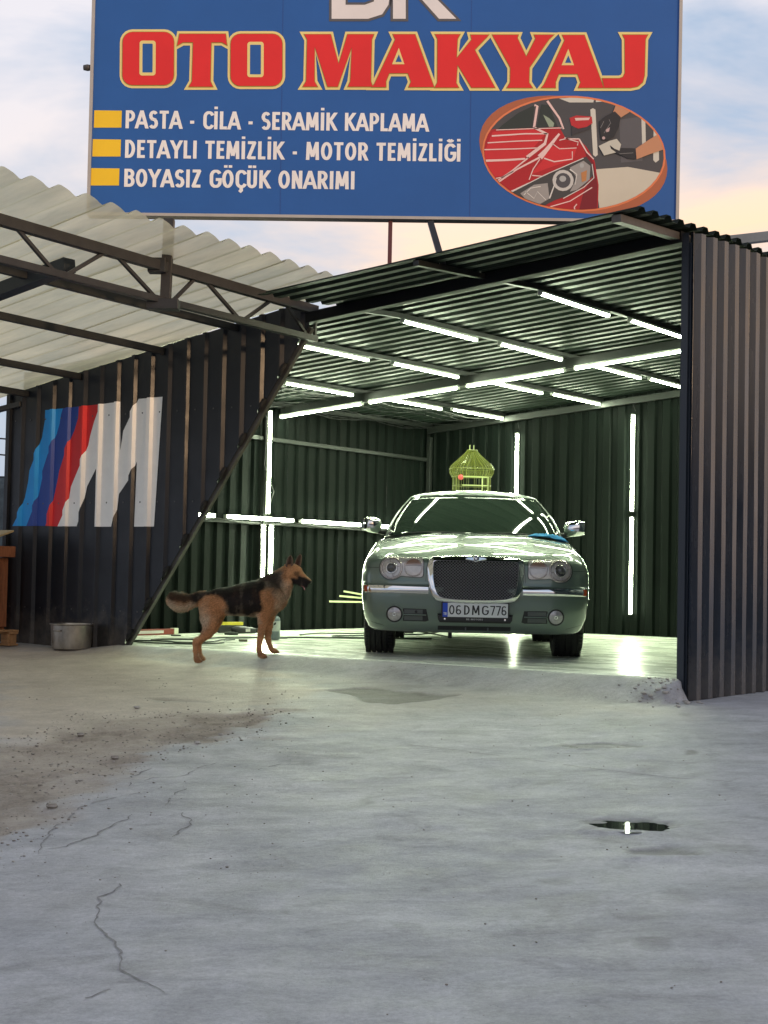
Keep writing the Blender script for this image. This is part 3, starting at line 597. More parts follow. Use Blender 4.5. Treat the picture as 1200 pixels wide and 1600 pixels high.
# stroke lettering
A_=lambda cx,cy,rx,ry,a0,a1,n=8:[(cx+rx*math.cos(R(lerp(a0,a1,k/n))),cy+ry*math.sin(R(lerp(a0,a1,k/n)))) for k in range(n+1)]
GL={ # width, strokes in a unit-high box, y up
'A':(.52,[[(0,0),(.26,1)],[(.52,0),(.26,1)],[(.1,.3),(.42,.3)]]),'B':(.46,[[(.09,0),(.09,1)],[(.09,.92),(.24,.92)]+A_(.24,.73,.15,.19,90,-90)+[(.09,.54)],[(.24,.52)]+A_(.25,.3,.16,.22,90,-90)+[(.09,.08)]]),
'C':(.44,[A_(.28,.68,.19,.25,20,180)+A_(.28,.32,.19,.25,180,340)]),'D':(.48,[[(.09,0),(.09,1)],[(.09,.92),(.18,.92)]+A_(.18,.5,.22,.42,90,-90,10)+[(.09,.08)]]),
'E':(.38,[[(.09,0),(.09,1)],[(.09,.92),(.38,.92)],[(.09,.52),(.34,.52)],[(.09,.08),(.38,.08)]]),
'G':(.50,[A_(.29,.68,.20,.25,25,180)+A_(.29,.32,.20,.25,180,360)+[(.49,.46),(.29,.46)]]),
'I':(.18,[[(.09,0),(.09,1)]]),'K':(.50,[[(.09,0),(.09,1)],[(.13,.45),(.46,1)],[(.19,.58),(.48,0)]]),'L':(.36,[[(.09,0),(.09,1)],[(.09,.08),(.36,.08)]]),
'M':(.62,[[(.08,0),(.11,1)],[(.11,1),(.31,.18)],[(.31,.18),(.51,1)],[(.54,0),(.51,1)]]),'N':(.50,[[(.09,0),(.09,1)],[(.09,1),(.41,0)],[(.41,0),(.41,1)]]),
'O':(.52,[A_(.26,.5,.185,.42,0,360,20)]),'P':(.44,[[(.09,0),(.09,1)],[(.09,.92),(.22,.92)]+A_(.22,.69,.16,.23,90,-90)+[(.09,.46)]]),
'R':(.47,[[(.09,0),(.09,1)],[(.09,.92),(.22,.92)]+A_(.22,.70,.16,.22,90,-90)+[(.09,.48)],[(.22,.48),(.42,0)]]),
'S':(.42,[A_(.22,.72,.14,.2,30,270)+A_(.21,.29,.15,.22,90,-150)]),'T':(.44,[[(.22,0),(.22,1)],[(0,.92),(.44,.92)]]),
'U':(.48,[[(.09,1),(.09,.3)]+A_(.24,.28,.15,.2,180,360)+[(.39,1)]]),'Y':(.50,[[(.02,1),(.25,.45)],[(.48,1),(.25,.45)],[(.25,.5),(.25,0)]]),
'Z':(.42,[[(.03,.92),(.40,.92)],[(.36,.96),(.06,.04)],[(.03,.08),(.41,.08)]]),'-':(.26,[[(.03,.38),(.23,.38)]]),' ':(.22,[]),
'0':(.5,[A_(.25,.5,.18,.43,0,360,20)]),'6':(.5,[A_(.25,.29,.18,.22,0,360,14),[(.08,.36),(.10,.62)]+A_(.27,.70,.18,.22,165,40)]),'7':(.46,[[(.03,.93),(.44,.93),(.2,0)]]),
'T2':(.44,[[(.22,0),(.22,1)],[(0,.92),(.44,.92)]])}
for a,b,ex in (('İ','I',[[(.09,1.12),(.09,1.26)]]),('Ö','O',[[(.15,1.12),(.15,1.26)],[(.37,1.12),(.37,1.26)]]),('Ü','U',[[(.14,1.12),(.14,1.26)],[(.34,1.12),(.34,1.26)]]),('Ç','C',[[(.28,.0),(.28,-.13),(.20,-.22)]]),('Ğ','G',[A_(.28,1.25,.12,.12,200,340,5)])):
    GL[a]=(GL[b][0],GL[b][1]+ex)
def strokes(text,th,gap=.09):
    """quads (list of 4 points) for a line of text in unit-height space, and its width"""
    x=0;qs=[]
    for ch in text:
        w_,st=GL[ch]
        for pi_,pl in enumerate(st):
            n=len(pl)
            ext=max(p[1] for p in pl)>1.05 or min(p[1] for p in pl)<-.05
            closed=n>3 and abs(pl[0][0]-pl[-1][0])+abs(pl[0][1]-pl[-1][1])<1e-6
            L_=[];R_=[]
            for i in range(n):
                a=pl[i-1] if i>0 else (pl[-2] if closed else None); c=pl[i+1] if i<n-1 else (pl[1] if closed else None); b=pl[i]
                ds=[]
                if a: ds.append(Vector((b[0]-a[0],b[1]-a[1])).normalized())
                if c: ds.append(Vector((c[0]-b[0],c[1]-b[1])).normalized())
                nn=[Vector((-d.y,d.x)) for d in ds]; m=nn[0]
                if len(nn)==2:
                    s_=nn[0]+nn[1]; m=s_.normalized()/max(.5,s_.normalized().dot(nn[0])) if s_.length>.3 else nn[0]
                bb_=Vector(b)
                if not closed and n==2 and not ext: bb_=bb_+(ds[0]*(th*.5)*(1 if i else -1) if abs(ds[0].y)>.3 and (b[1]<.01 or b[1]>.99) else Vector((0,0)))
                L_.append(bb_+m*th/2); R_.append(bb_-m*th/2)
            for i in range(n-1):
                q=[(L_[i].x,L_[i].y),(L_[i+1].x,L_[i+1].y),(R_[i+1].x,R_[i+1].y),(R_[i].x,R_[i].y)]
                if not ext:
                    q=[(p[1],p[0]) for p in clipx(clipx([(p[1],p[0]) for p in q],0,1),1,-1)]
                if len(q)>=3: qs.append(([(px+x,py) for px,py in q],pi_+(i%2 if len(pl)>4 else 0)*.5))
        x+=w_+gap
    return qs,x-gap
def signline(text,x0,x1,yb0,h,o):
    qs,w_=strokes(text,.165); sc=(x1-x0)/w_; polys=[]
    for q,k in qs:
        polys.append(([(x0+a*sc+.018*b*h,yb0+.0115*a*sc-b*h) for a,b in q],k))
    return polys
for txt,x0,x1,y0 in (('PASTA - CİLA - SERAMİK KAPLAMA',196.5,668,201),('DETAYLI TEMİZLİK - MOTOR TEMİZLİĞİ',196,719,247),('BOYASIZ GÖÇÜK ONARIMI',195,554,292)):
    tot=strokes(txt,.165)[1]; pos=0
    for wd_ in txt.split(' '):
        xa=pos/tot*(x1-x0)+x0; ww=strokes(wd_,.165)[1]; xb=xa+ww/tot*(x1-x0)
        mb=MB()
        for poly,k in signline(wd_,xa,xb,y0+.0115*(xa-x0),28,0): mb.add([sp(x,y,.002+.00035*k) for x,y in poly],[tuple(range(len(poly)))])
        mb.build('lettering',PB('print_offwhite',(.84,.83,.82)),bb); pos+=ww+.09*2+.22
# picture in the oval: polished red car, headlamp and gloved hands
EC=(896,241)
def ell(cx,cy,a,b,rot,n=48): 
    c,s=math.cos(R(rot)),math.sin(R(rot)); return [(cx+a*math.cos(2*math.pi*k/n)*c-b*math.sin(2*math.pi*k/n)*s,cy+a*math.cos(2*math.pi*k/n)*s+b*math.sin(2*math.pi*k/n)*c) for k in range(n)]
inner=ell(896,240.5,140,87,3)
def clipc(poly,conv):
    out=list(poly); n=len(conv)
    A=sum(conv[i][0]*conv[(i+1)%n][1]-conv[(i+1)%n][0]*conv[i][1] for i in range(n)); sgn=1 if A>0 else -1
    for i in range(n):
        a,b=conv[i],conv[(i+1)%n]; res=[]
        f=lambda p:((b[0]-a[0])*(p[1]-a[1])-(b[1]-a[1])*(p[0]-a[0]))*sgn
        for j in range(len(out)):
            p,q=out[j],out[(j+1)%len(out)]; dp,dq=f(p),f(q)
            if dp>=0: res.append(p)
            if (dp>=0)!=(dq>=0): k=dp/(dp-dq); res.append((lerp(p[0],q[0],k),lerp(p[1],q[1],k)))
        out=res
        if len(out)<3: return []
    return out
pic=flat('oval_picture',[ell(895,242,149,88,13)],PB('oval_orange_dark',(.42,.13,.06)),.0015)
ZP=lambda P:[(740+x/3.75,140+y/3.75) for x,y in P]
lay=[.002]
def art(polys,c,nm,clip=True):
    lay[0]+=.0004; mt=PB('oval_'+nm,c); out=[]
    for po in polys:
        po=ZP(po)
        if clip: po=clipc(po,inner)
        if len(po)>2: out.append(po)
    if 1<len(out)<=4:
        for poly in out[1:]:
            m2=MB(); m2.add([sp(x,y,lay[0]) for x,y in poly],tessellate_polygon([[Vector((p[0],-p[1],0)) for p in poly]])); m2.build('picture_layer',mt,pic)
        out=out[:1]
    mb=MB()
    for poly in out:
        vs=[sp(x,y,lay[0]) for x,y in poly]; mb.add(vs,tessellate_polygon([[Vector((v[0],v[2],0)) for v in vs]]))
    o=mb.build('picture_layer',mt,pic); return o
def ln(pts,w0,w1=None):
    w1=w1 or w0; n=len(pts); Lp=[];Rp=[]
    for i,(x,y) in enumerate(pts):
        a,b=pts[max(i-1,0)],pts[min(i+1,n-1)]; d=Vector((b[0]-a[0],b[1]-a[1])).normalized(); w=lerp(w0,w1,i/max(1,n-1))/2; Lp.append((x-d.y*w,y+d.x*w)); Rp.append((x+d.y*w,y-d.x*w))
    return [[Lp[i],Lp[i+1],Rp[i+1],Rp[i]] for i in range(n-1)]
flat('oval_rim',[ell(896,240.5,143,90,3)],PB('oval_orange',(.75,.22,.09)),.0021,parent=pic)
art([[(-50,-50),(1250,-50),(1250,800),(-50,800)]],(.075,.075,.08),'dark')
art([[(500,55),(600,48),(705,55),(700,78),(560,78)],[(715,60),(760,62),(770,72),(715,76)]],(.62,.62,.55),'tube')
art([[(850,180),(985,160),(985,420),(860,430)]],(.11,.11,.12),'wall')
art([[(682,120),(697,112),(712,120),(724,385),(710,396),(697,385)],[(980,145),(1003,155),(1006,330),(984,325)],[(1052,210),(1080,225),(1082,415),(1062,430),(1048,415)]],(.62,.62,.56),'tube')
art([[(700,470),(900,455),(1090,490),(1120,640),(880,760),(735,720)]],(.60,.57,.47),'floor')
art([[(20,420),(70,260),(110,235),(350,228),(400,228),(500,222),(535,285),(610,290),(660,340),(705,420),(728,560),(722,720),(560,760),(380,740),(150,620),(60,520)]],(.42,.018,.022),'red')
art([[(50,400),(110,250),(350,235),(420,260),(300,400),(200,500),(80,520)],[(420,330),(600,350),(580,410),(330,500),(400,420)]],(.60,.03,.035),'bright_red')
art([[(640,330),(700,430),(722,560),(715,760),(600,760),(640,600),(690,520)]],(.20,.012,.02),'deep_red')
art([[(140,240),(165,212),(260,140),(355,95),(340,225)],[(395,90),(440,95),(490,220),(370,225)]],(.035,.045,.04),'glass')
art([[(405,150),(440,170),(470,200),(465,222),(440,222)]],(.30,.38,.28),'greenglass')
art(sum([ln(p,a,b) for p,a,b in [([(355,95),(372,100),(352,225)],14,14),([(352,225),(430,265),(415,320),(310,400)],13,20),([(430,70),(500,170),(525,235)],14,10),([(130,240),(350,232),(520,228)],5,5),([(105,275),(300,262),(430,262)],9,7),([(80,315),(250,305),(400,300)],7,6),([(60,355),(250,350),(370,345)],7,6),([(50,420),(200,415),(300,408)],13,11),
  ([(500,262),(430,350),(385,400)],12,34),([(385,400),(250,470),(120,560)],11,8),([(320,400),(220,480),(100,560)],9,6),([(85,530),(170,515),(230,480)],6,6),([(500,300),(540,290),(610,310),(605,330)],6,6),([(460,320),(500,350),(600,345)],5,5),([(410,405),(470,425),(575,410),(575,365)],8,6),([(385,410),(345,470),(322,530)],6,6),([(340,505),(400,510),(520,475)],6,5),([(615,292),(660,370),(700,410)],9,6),([(180,615),(320,550)],7,7),([(400,700),(560,655),(690,575)],6,6),([(590,715),(585,690),(600,672)],8,6),([(530,285),(545,292),(615,292)],7,7)]],[]),(.80,.58,.55),'streak')
art([[(560,170),(600,155),(690,162),(694,200),(660,222),(610,232),(570,215)]],(.50,.03,.035),'mirror_red')
art([[(570,212),(610,235),(660,222),(690,205),(680,235),(600,262),(572,275)]],(.05,.045,.05),'black')
art([[(590,170),(680,168),(672,182),(596,186)]],(.75,.55,.5),'glint')
art([[(205,612),(330,545),(500,468),(655,395),(690,440),(700,500),(650,560),(560,620),(470,650),(385,695),(290,660)]],(.06,.06,.06),'lampdark')
art([[(270,610),(350,560),(430,550),(440,640),(380,675),(310,655)],[(560,460),(640,420),(680,450),(675,530),(600,590),(560,600),(600,520)]],(.32,.31,.30),'lampgrey')
art([ [(520+62*math.cos(k*.4),535+62*math.sin(k*.4)) for k in range(16)] ],(.55,.55,.53),'lampring')
art([ [(520+44*math.cos(k*.4),535+44*math.sin(k*.4)) for k in range(16)] ],(.08,.08,.09),'lamplens')
art([ [(518+20*math.cos(k*.5),525+18*math.sin(k*.5)) for k in range(13)],[(630+13*math.cos(k*.5),448+14*math.sin(k*.5)) for k in range(13)] ],(.40,.42,.42),'lampglint')
art([[(625,490),(660,475),(655,535),(630,545)]],(.50,.22,.08),'amber')
art(sum([ln(p,a,b) for p,a,b in [([(215,605),(420,500),(640,405)],5,5),([(300,600),(350,640),(370,600),(420,650)],5,4),([(440,640),(470,560),(480,520)],8,5),([(690,440),(700,520),(640,575),(520,640)],5,5),([(560,470),(600,500),(590,560)],8,4),([(290,620),(330,580),(390,570)],5,5)]],[]),(.66,.66,.63),'lampline')
art([[(835,85),(870,75),(945,108),(905,140),(860,168),(815,135)],[(945,350),(1020,300),(1110,245),(1120,350),(1020,385),(950,412)]],(.55,.27,.15),'skin')
art([[(735,190),(770,160),(825,132),(858,165),(848,220),(820,280),(790,300),(745,300),(735,240)],[(795,325),(830,345),(940,348),(946,412),(900,408),(850,385),(820,372)]],(.03,.03,.033),'glove')
art([[(728,335),(790,305),(835,293),(860,325),(850,362),(820,350),(795,330),(800,350),(830,372),(760,390)]],(.55,.55,.48),'cloth')
art(sum([ln(p,3,3) for p in [[(740,230),(760,190)],[(760,260),(800,200),(790,180)],[(850,380),(930,375)]]],[]),(.22,.22,.22),'gloveline')
art([[(758+9*math.cos(k*.6),288+9*math.sin(k*.6)) for k in range(11)],[(770,240),(795,225),(790,250),(775,255)]],(.55,.4,.4),'bottle')
# frame knob, posts, brace
mb=MB(); mb.lathe([(.0,-.03),(.02,-.03),(.026,0),(.02,.03),(0,.03)],12,'x',c=sp(136,105,-.02)); mb.build('edge_bolt',STEELG,bb,smooth=True)
def post(a,b,w_,mt,nm='support_post'): mb=MB(); mb.bar(Vector(a)-bb_o,Vector(b)-bb_o,w_,w_,up=(0,1,0)); return mb.build(nm,mt,bb,bevel=.003)
pp=GW(3.47,-1.66); post((pp.x,pp.y,2.60),(pp.x+.01,pp.y+.03,sg(258,345)[2]-.055),.075,SG)
mb=MB(); q=GW(3.47,-1.70); 
mb.box((q.x-.10-bb_o.x,q.y-.06-bb_o.y,zt(-1.7)-.05-bb_o.z),(q.x+.03-bb_o.x,q.y+.05-bb_o.y,zt(-1.7)+.055-bb_o.z)); mb.build('clamp_plate',SD,bb,bevel=.003)
mb=MB(); mb.box((q.x-.10-bb_o.x,q.y-.07-bb_o.y,2.585-bb_o.z),(q.x+.13-bb_o.x,q.y+.07-bb_o.y,2.66-bb_o.z)); mb.build('clamp_plate',SD,bb,bevel=.003)
post((sg(610,345)[0],SY+.05,3.0),(sg(610,345)[0],SY+.05,sg(610,345)[2]+.4),.032,mat('maroon_steel',(.10,.025,.03),.5))
br=GW(5.18,-.55,rd_(5.18,-.55)-.0); post((sg(672,347)[0],SY+.02,sg(672,345)[2]),tuple(br),.045,SG,'brace')
# ================================================================ TUBE LIGHTS
def tube_mat():
    m=bpy.data.materials.new('lit_tube'); m.use_nodes=True; t=m.node_tree; t.nodes.clear()
    e=N('ShaderNodeEmission',t,inp={'Color':(.87,1.0,.70,1),'Strength':TUBE_STR}); o=N('ShaderNodeOutputMaterial',t); L(e.outputs[0],o.inputs[0],t); return m
TUBE_STR=52.0
LIT=tube_mat(); HOUS=mat('lamp_housing',(.55,.57,.52),.4)
def lamp(s,t,z,d,nrm,label,group,ln_=1.19):
    """tube starting at (s,t,z) running along d ('s','t','z'), light facing nrm"""
    base=GW(s,t,z); o=empty('tube_light',base,-TH,label,'tube light',group)
    ax={'s':Vector((1,0,0)),'t':Vector((0,1,0)),'z':Vector((0,0,1))}[d[0]]
    if d=='s': ax=Vector((1,0,RP['m'])).normalized()
    n=Vector(nrm); side=ax.cross(n).normalized(); mb=MB()
    prof=[(-.019,.0),(-.019,.006),(-.013,.016),(0,.020),(.013,.016),(.019,.006),(.019,0)]
    vs=[];k=len(prof)
    for q in (.015,ln_-.015):
        for a,b in prof: vs.append(ax*q+side*a+n*b)
    mb.add(vs,[(i,(i+1)%k,k+(i+1)%k,k+i) for i in range(k)]+[tuple(range(k))[::-1],tuple(range(k,2*k))]); 
    tb=mb.build('tube',LIT,o)
    bm=bmesh.new(); bm.from_mesh(tb.data); bmesh.ops.recalc_face_normals(bm,faces=bm.faces); bm.to_mesh(tb.data)
    mb=MB(); mb.bar(-n*.012,ax*ln_-n*.012,.040,.022,up=n); mb.build('housing',HOUS,o)
    for q in (.0,ln_-.015): mb=MB(); mb.bar(ax*q+n*.006,ax*(q+.015)+n*.006,.042,.030,up=n); mb.build('end_cap',HOUS,o)
    return o
rows=[(5.181,'row nearest the right side wall'),(3.827,'second row from the right wall'),(2.586,'third row from the right wall'),(1.197,'row nearest the left wall')]
GR='tube lights running back along the ceiling'
posw=['front','second','third','rearmost']
for ri,(s,nm) in enumerate(rows):
    for ti,t in enumerate((.86,2.46,4.24,5.66)):
        if ri==3 and ti==0: continue
        lamp(s,t,rz(s,t+.6)-.064,'t',(0,0,-1),'%s glowing ceiling tube of the %s'%(posw[ti],nm),GR)
for i,s in enumerate((.04,1.32,2.605,3.90)):
    lamp(s,3.80,rz(s,3.85)-.158,'s',(0,0,-1),'%s tube on the sloping cross beam, counted from the left'%['first','second','third','fourth'][i],'tube lights along the cross beam')
for i,t in enumerate((1.48,2.84,4.16,5.48)):
    lamp(.075,t,1.285,'t',(1,0,0),'%s tube of the horizontal line on the left wall'%['short visible end of the front','second','third','mirror-side fourth'][i],'tube lights in a horizontal line on the left wall')
for (t,z,lb) in ((3.53,1.34,'upright tube high on the left wall above the horizontal line'),(3.46,.03,'left upright tube of the pair behind the dog'),(3.60,.03,'right upright tube of the pair behind the dog')):
    lamp(.11,t,z,'z',(1,0,0),lb,'upright tube lights on the left wall')
for (s,z,lb) in ((3.02,.25,'lower upright tube on the back wall right of the car'),(3.02,1.495,'upper upright tube on the back wall right of the car'),(1.39,1.33,'upper upright tube on the back wall above the car roof'),(1.39,.09,'lower upright tube on the back wall hidden behind the car')):
    lamp(s,DP-.03,z,'z',(0,-1,0),lb,'upright tube lights on the back wall')
# ================================================================ CAR
CA=.0444; car=empty('saloon_car',(.7538,12.1686,0),-CA,'grey green large saloon car with chrome mesh grille facing the camera inside the shed','car')
PAINT=mat('car_paint',(.125,.170,.136),.36,.40,coat=1.,coat_rough=.02)
CHROME=mat('chrome',(.80,.80,.80),.06,1.)
BLK=mat('car_black',(.012,.012,.013),.45); RUB=mat('tyre_rubber',(.016,.016,.016),.75,0,var=.3,vscale=12,bump=.2,bscale=60)
GLASS=mat('tinted_glass',(.022,.034,.026),.03,0,spec=.75)
def Ts(y): return .842+.075*sst(.15,.6,y)+.072*sst(.5,1.15,y)+.03*sst(1.2,3.0,y)
HWF=[(0,.85),(.05,.885),(.2,.925),(.45,.945),(.72,.947),(.82,.935),(.90,.905),(.96,.868),(1,.83)]
def interp(tab,x):
    for (a,b),(c,d) in zip(tab[:-1],tab[1:]):
        if x<=c: 
            k=(x-a)/(c-a+1e-9); k=max(0,k); return lerp(b,d,k)
    return tab[-1][1]
Y0=[(0,.13),(.03,.07),(.10,.035),(.25,.010),(.42,.0),(.56,.005),(.60,.012),(.615,.045),(.66,.055),(.78,.065),(.90,.085),(.96,.110),(1,.155)]
XF=[0,.1,.2,.3,.4,.5,.6,.68,.75,.81,.86,.90,.93,.955,.973,.986,.995,.999,1.0]
XFS=[-x for x in XF[::-1]][:-1]+XF
RF=.55; NE=4.6; LEN=5.0
def fy(f,xf): return interp(Y0,f)+RF*(1-(1-min(1,abs(xf))**NE)**(1/NE))
def by(f,xf): return LEN-(.10*(1-f)**2+.05*f)-.45*(1-(1-min(1,abs(xf))**4.2)**(1/4.2))
ZB=.215
def zof(f,y): return lerp(ZB+.02*sst(.3,.8,y),Ts(y),f)
def Fx(x,z):       # front skin depth at (x,z)
    y=.1
    for _ in range(6):
        T_=Ts(y); f=min(1,max(0,(z-ZB)/(T_-ZB))); y=fy(f,x/interp(HWF,f))
    return y
def body():
    fl=[0,.03,.06,.10,.15,.2,.28,.36,.45,.54,.585,.605,.62,.66,.72,.78,.83,.87,.90,.93,.955,.975,.99,1.0]
    ys=[.85,1.1,1.4,1.7,2.0,2.3,2.6,2.9,3.2,3.5,3.8,4.1,4.3]
    rings=[]; 
    for f in fl:
        hw=interp(HWF,f); r=[]
        for xf in XFS: y=fy(f,xf); r.append((xf*hw,y,zof(f,y)))
        for y in ys: r.append((hw,y,zof(f,y)))
        for xf in XFS[::-1]: y=by(f,xf); r.append((xf*hw,y,zof(f,y)))
        for y in ys[::-1]: r.append((-hw,y,zof(f,y)))
        rings.append(r)
    mb=MB(); n=len(rings[0]); vs=sum(rings,[]); fs=[]
    for i in range(len(rings)-1):
        for k in range(n): k2=(k+1)%n; fs.append((i*n+k,i*n+k2,(i+1)*n+k2,(i+1)*n+k))
    # top grid: columns follow XFS, rows from front ring point to rear ring point
    top0=(len(rings)-1)*n; nf=len(XFS); ny_=len(ys)
    cols=[]
    for c,xf in enumerate(XFS):
        cols.append((top0+c, top0+nf+ny_+(nf-1-c)))
    RW=34
    base=len(vs); hwt=interp(HWF,1.0)
    for c,xf in enumerate(XFS):
        if c in (0,nf-1): continue
        ya=fy(1,xf); yb_=by(1,xf)
        for r in range(1,RW):
            q=r/RW; q=q**1.35
            y=lerp(ya,yb_,q); x=xf*hwt
            rise=.060*(1-abs(xf)**3.2)*sst(0,.10,y-ya)*(.35+.65*sst(.1,1.0,y))
            cen=.36+.13*sst(.2,1.2,y); rise+=.016*sst(cen+.045,cen-.015,abs(x))*sst(0,.12,y-ya)
            rise*=sst(0,.25,yb_-y)
            vs.append((x,y,Ts(y)+rise))
    def vid(c,r):
        if r==0: return cols[c][0]
        if r==RW: return cols[c][1]
        if c==0: # side ring points: resample to nearest existing
            return None
        return base+(c-1)*(RW-1)+(r-1)
    for c in range(1,nf-2):
        for r in range(RW): fs.append((vid(c,r),vid(c+1,r),vid(c+1,r+1),vid(c,r+1)))
    # side strips: fill between first inner column and the ring sides with triangles
    def strip(A,B,flip):
        i=j=0
        while i<len(A)-1 or j<len(B)-1:
            if j>=len(B)-1 or (i<len(A)-1 and vs[A[i+1]][1]<=vs[B[j+1]][1]): t=(A[i],B[j],A[i+1]); i+=1
            else: t=(A[i],B[j],B[j+1]); j+=1
            fs.append(t[::-1] if flip else t)
    Rr=[top0+nf-1]+[top0+nf+k for k in range(ny_)]+[top0+nf+ny_]
    Ll=[top0+0]+[top0+2*nf+ny_+k for k in range(ny_)][::-1]+[top0+nf+ny_+nf-1]
    c=nf-2; strip([vid(c,r) for r in range(RW+1)],Rr,False)
    c=1; strip([vid(c,r) for r in range(RW+1)],Ll,True)
    fs.append(tuple(range(n))[::-1])
    mb.add(vs,fs); o=mb.build('body',PAINT,car,auto=38)
    bm=bmesh.new(); bm.from_mesh(o.data); bm.verts.ensure_lookup_table()
    for _ in range(10): bmesh.ops.smooth_vert(bm,verts=[bm.verts[i] for i in range(base,len(bm.verts))],factor=.5,use_axis_x=False,use_axis_y=False,use_axis_z=True)
    bmesh.ops.recalc_face_normals(bm,faces=bm.faces); bm.to_mesh(o.data)
    return o
bd=body()
# wheel arches cut with cylinders
cut=MB()
for y in (.95,4.0):
    for sg_ in (-1,1):
        a,b=(.60,1.1) if sg_>0 else (-1.1,-.60)
        cut.lathe([(.0,a),(.405,a),(.405,b),(.0,b)],40,'x',c=(0,y,.362))
cu=cut.build('arch_cutter',BLK,car)
bm=bmesh.new(); bm.from_mesh(cu.data); bmesh.ops.remove_doubles(bm,verts=bm.verts,dist=1e-5); bmesh.ops.recalc_face_normals(bm,faces=bm.faces); bm.to_mesh(cu.data)
md=bd.modifiers.new('b','BOOLEAN'); md.operation='DIFFERENCE'; md.object=cu; md.solver='EXACT'
bpy.context.view_layer.update(); dg=bpy.context.evaluated_depsgraph_get(); nm=bpy.data.meshes.new_from_object(bd.evaluated_get(dg)); 
bd.modifiers.clear(); bd.data=nm; bpy.data.objects.remove(cu)
nm.polygons.foreach_set('use_smooth',[True]*len(nm.polygons)); nm.set_sharp_from_angle(angle=R(38))
def patch(name,outline,off,mt,depth=.02,dome=0.,rings=5,parent=None,surf=Fx,smooth=True,auto=40,cen=None,**kw):
    """panel conforming to the front skin: outline in (x,z), raised by off, with a rim going back into the body"""
    cx=sum(p[0] for p in outline)/len(outline); cz=sum(p[1] for p in outline)/len(outline)
    if cen: cx,cz=cen
    n=len(outline); vs=[];mb=MB()
    for p in outline: vs.append((p[0],surf(*p)+depth,p[1]))
    for r in range(rings):
        c=1-r/rings*1.0; 
        for p in outline:
            x=cx+(p[0]-cx)*c; z=cz+(p[1]-cz)*c; vs.append((x,surf(x,z)-off-dome*(1-c**2),z))
    vs.append((cx,surf(cx,cz)-off-dome,cz)); fs=[]
    for i in range(rings):
        for k in range(n): k2=(k+1)%n; fs.append((i*n+k,i*n+k2,(i+1)*n+k2,(i+1)*n+k))
    for k in range(n): fs.append((rings*n+k,rings*n+(k+1)%n,(rings+1)*n))
    mb.add(vs,fs); o=mb.build(name,mt,parent or car,auto=auto,**kw)
    bm=bmesh.new(); bm.from_mesh(o.data); bmesh.ops.recalc_face_normals(bm,faces=bm.faces)
    # open at the back: make sure normals look forward (-y)
    if sum(f.normal.y*f.calc_area() for f in bm.faces)>0: bmesh.ops.reverse_faces(bm,faces=bm.faces)
    bm.to_mesh(o.data); return o
def ring(name,outer,inn,off,mt,th=.03,bev=.4,parent=None,surf=Fx,**kw):
    """raised frame between two outlines (same point count), rounded across"""
    n=len(outer); rows=[(0,0),(0,1),(.18,1.28),(.5,1.4),(.82,1.28),(1,1),(1,0)]; vs=[]
    for c,h in rows:
        for a,b in zip(outer,inn):
            x=lerp(a[0],b[0],c); z=lerp(a[1],b[1],c); vs.append((x,surf(x,z)+.004-(off+.004)*0-(th*h if h else -.03)-off,z))
    fs=[(i*n+k,i*n+(k+1)%n,(i+1)*n+(k+1)%n,(i+1)*n+k) for i in range(len(rows)-1) for k in range(n)]
    mb=MB(); mb.add(vs,fs); o=mb.build(name,mt,parent or car,auto=50,**kw)
    bm=bmesh.new(); bm.from_mesh(o.data); bmesh.ops.recalc_face_normals(bm,faces=bm.faces)
    if sum(f.normal.y*f.calc_area() for f in bm.faces)>0: bmesh.ops.reverse_faces(bm,faces=bm.faces)
    bm.to_mesh(o.data); return o
def sym(h): return h+[(-x,z) for x,z in h[::-1]]
def dens(P,m=4,closed=True):
    out=[]
    for i in range(len(P) if closed else len(P)-1):
        a,b=P[i],P[(i+1)%len(P)]
        for k in range(m): out.append((lerp(a[0],b[0],k/m),lerp(a[1],b[1],k/m)))
    return out
# bodywork joint between bumper cap and hood (dark line) and bumper details
def seam(pts,w_=.004,nm='panel_gap',surf=Fx,o=.0012):
    q=dens(pts,5,False)+[pts[-1]]; mb=MB(); vs=[]
    for i,(x,z) in enumerate(q):
        a,b=q[max(i-1,0)],q[min(i+1,len(q)-1)]; d=Vector((b[0]-a[0],b[1]-a[1])).normalized()
        for s_ in (-1,1): xx,zz=x-d.y*w_/2*s_,z+d.x*w_/2*s_; vs.append((xx,surf(xx,zz)-o,zz))
    mb.add(vs,[(2*k,2*k+1,2*k+3,2*k+2) for k in range(len(q)-1)]); return mb.build(nm,BLK,car)
for sx in (-1,1):
    seam([(sx*.395,.835),(sx*.42,.825),(sx*.60,.826),(sx*.80,.822)]); seam([(sx*.795,.735),(sx*.86,.735),(sx*.905,.735)]); 
    seam([(sx*.405,.63),(sx*.40,.74),(sx*.388,.83)],.003)
    seam([(sx*.925,.300),(sx*.86,.293),(sx*.74,.262)],.003)
# grille
gin=sym([(0,.797),(.12,.797),(.24,.797),(.318,.796),(.338,.785),(.340,.74),(.337,.66),(.325,.59),(.308,.54),(.285,.515),(.245,.502),(.15,.494),(.07,.491)])[:-1]
gout=sym([(0,.843),(.12,.843),(.25,.839),(.350,.831),(.384,.808),(.395,.74),(.389,.65),(.372,.57),(.350,.513),(.316,.477),(.26,.464),(.15,.457),(.07,.455)])[:-1]
gin=[(x,z) for x,z in gin];gout=[(x,z) for x,z in gout]
def Fg(x,z): return lerp(-.040,.040,(z-.46)/.38)+.12*abs(x)**2.2      # grille stands forward of the skin
gr=empty('grille',(0,0,0)); gr.parent=car
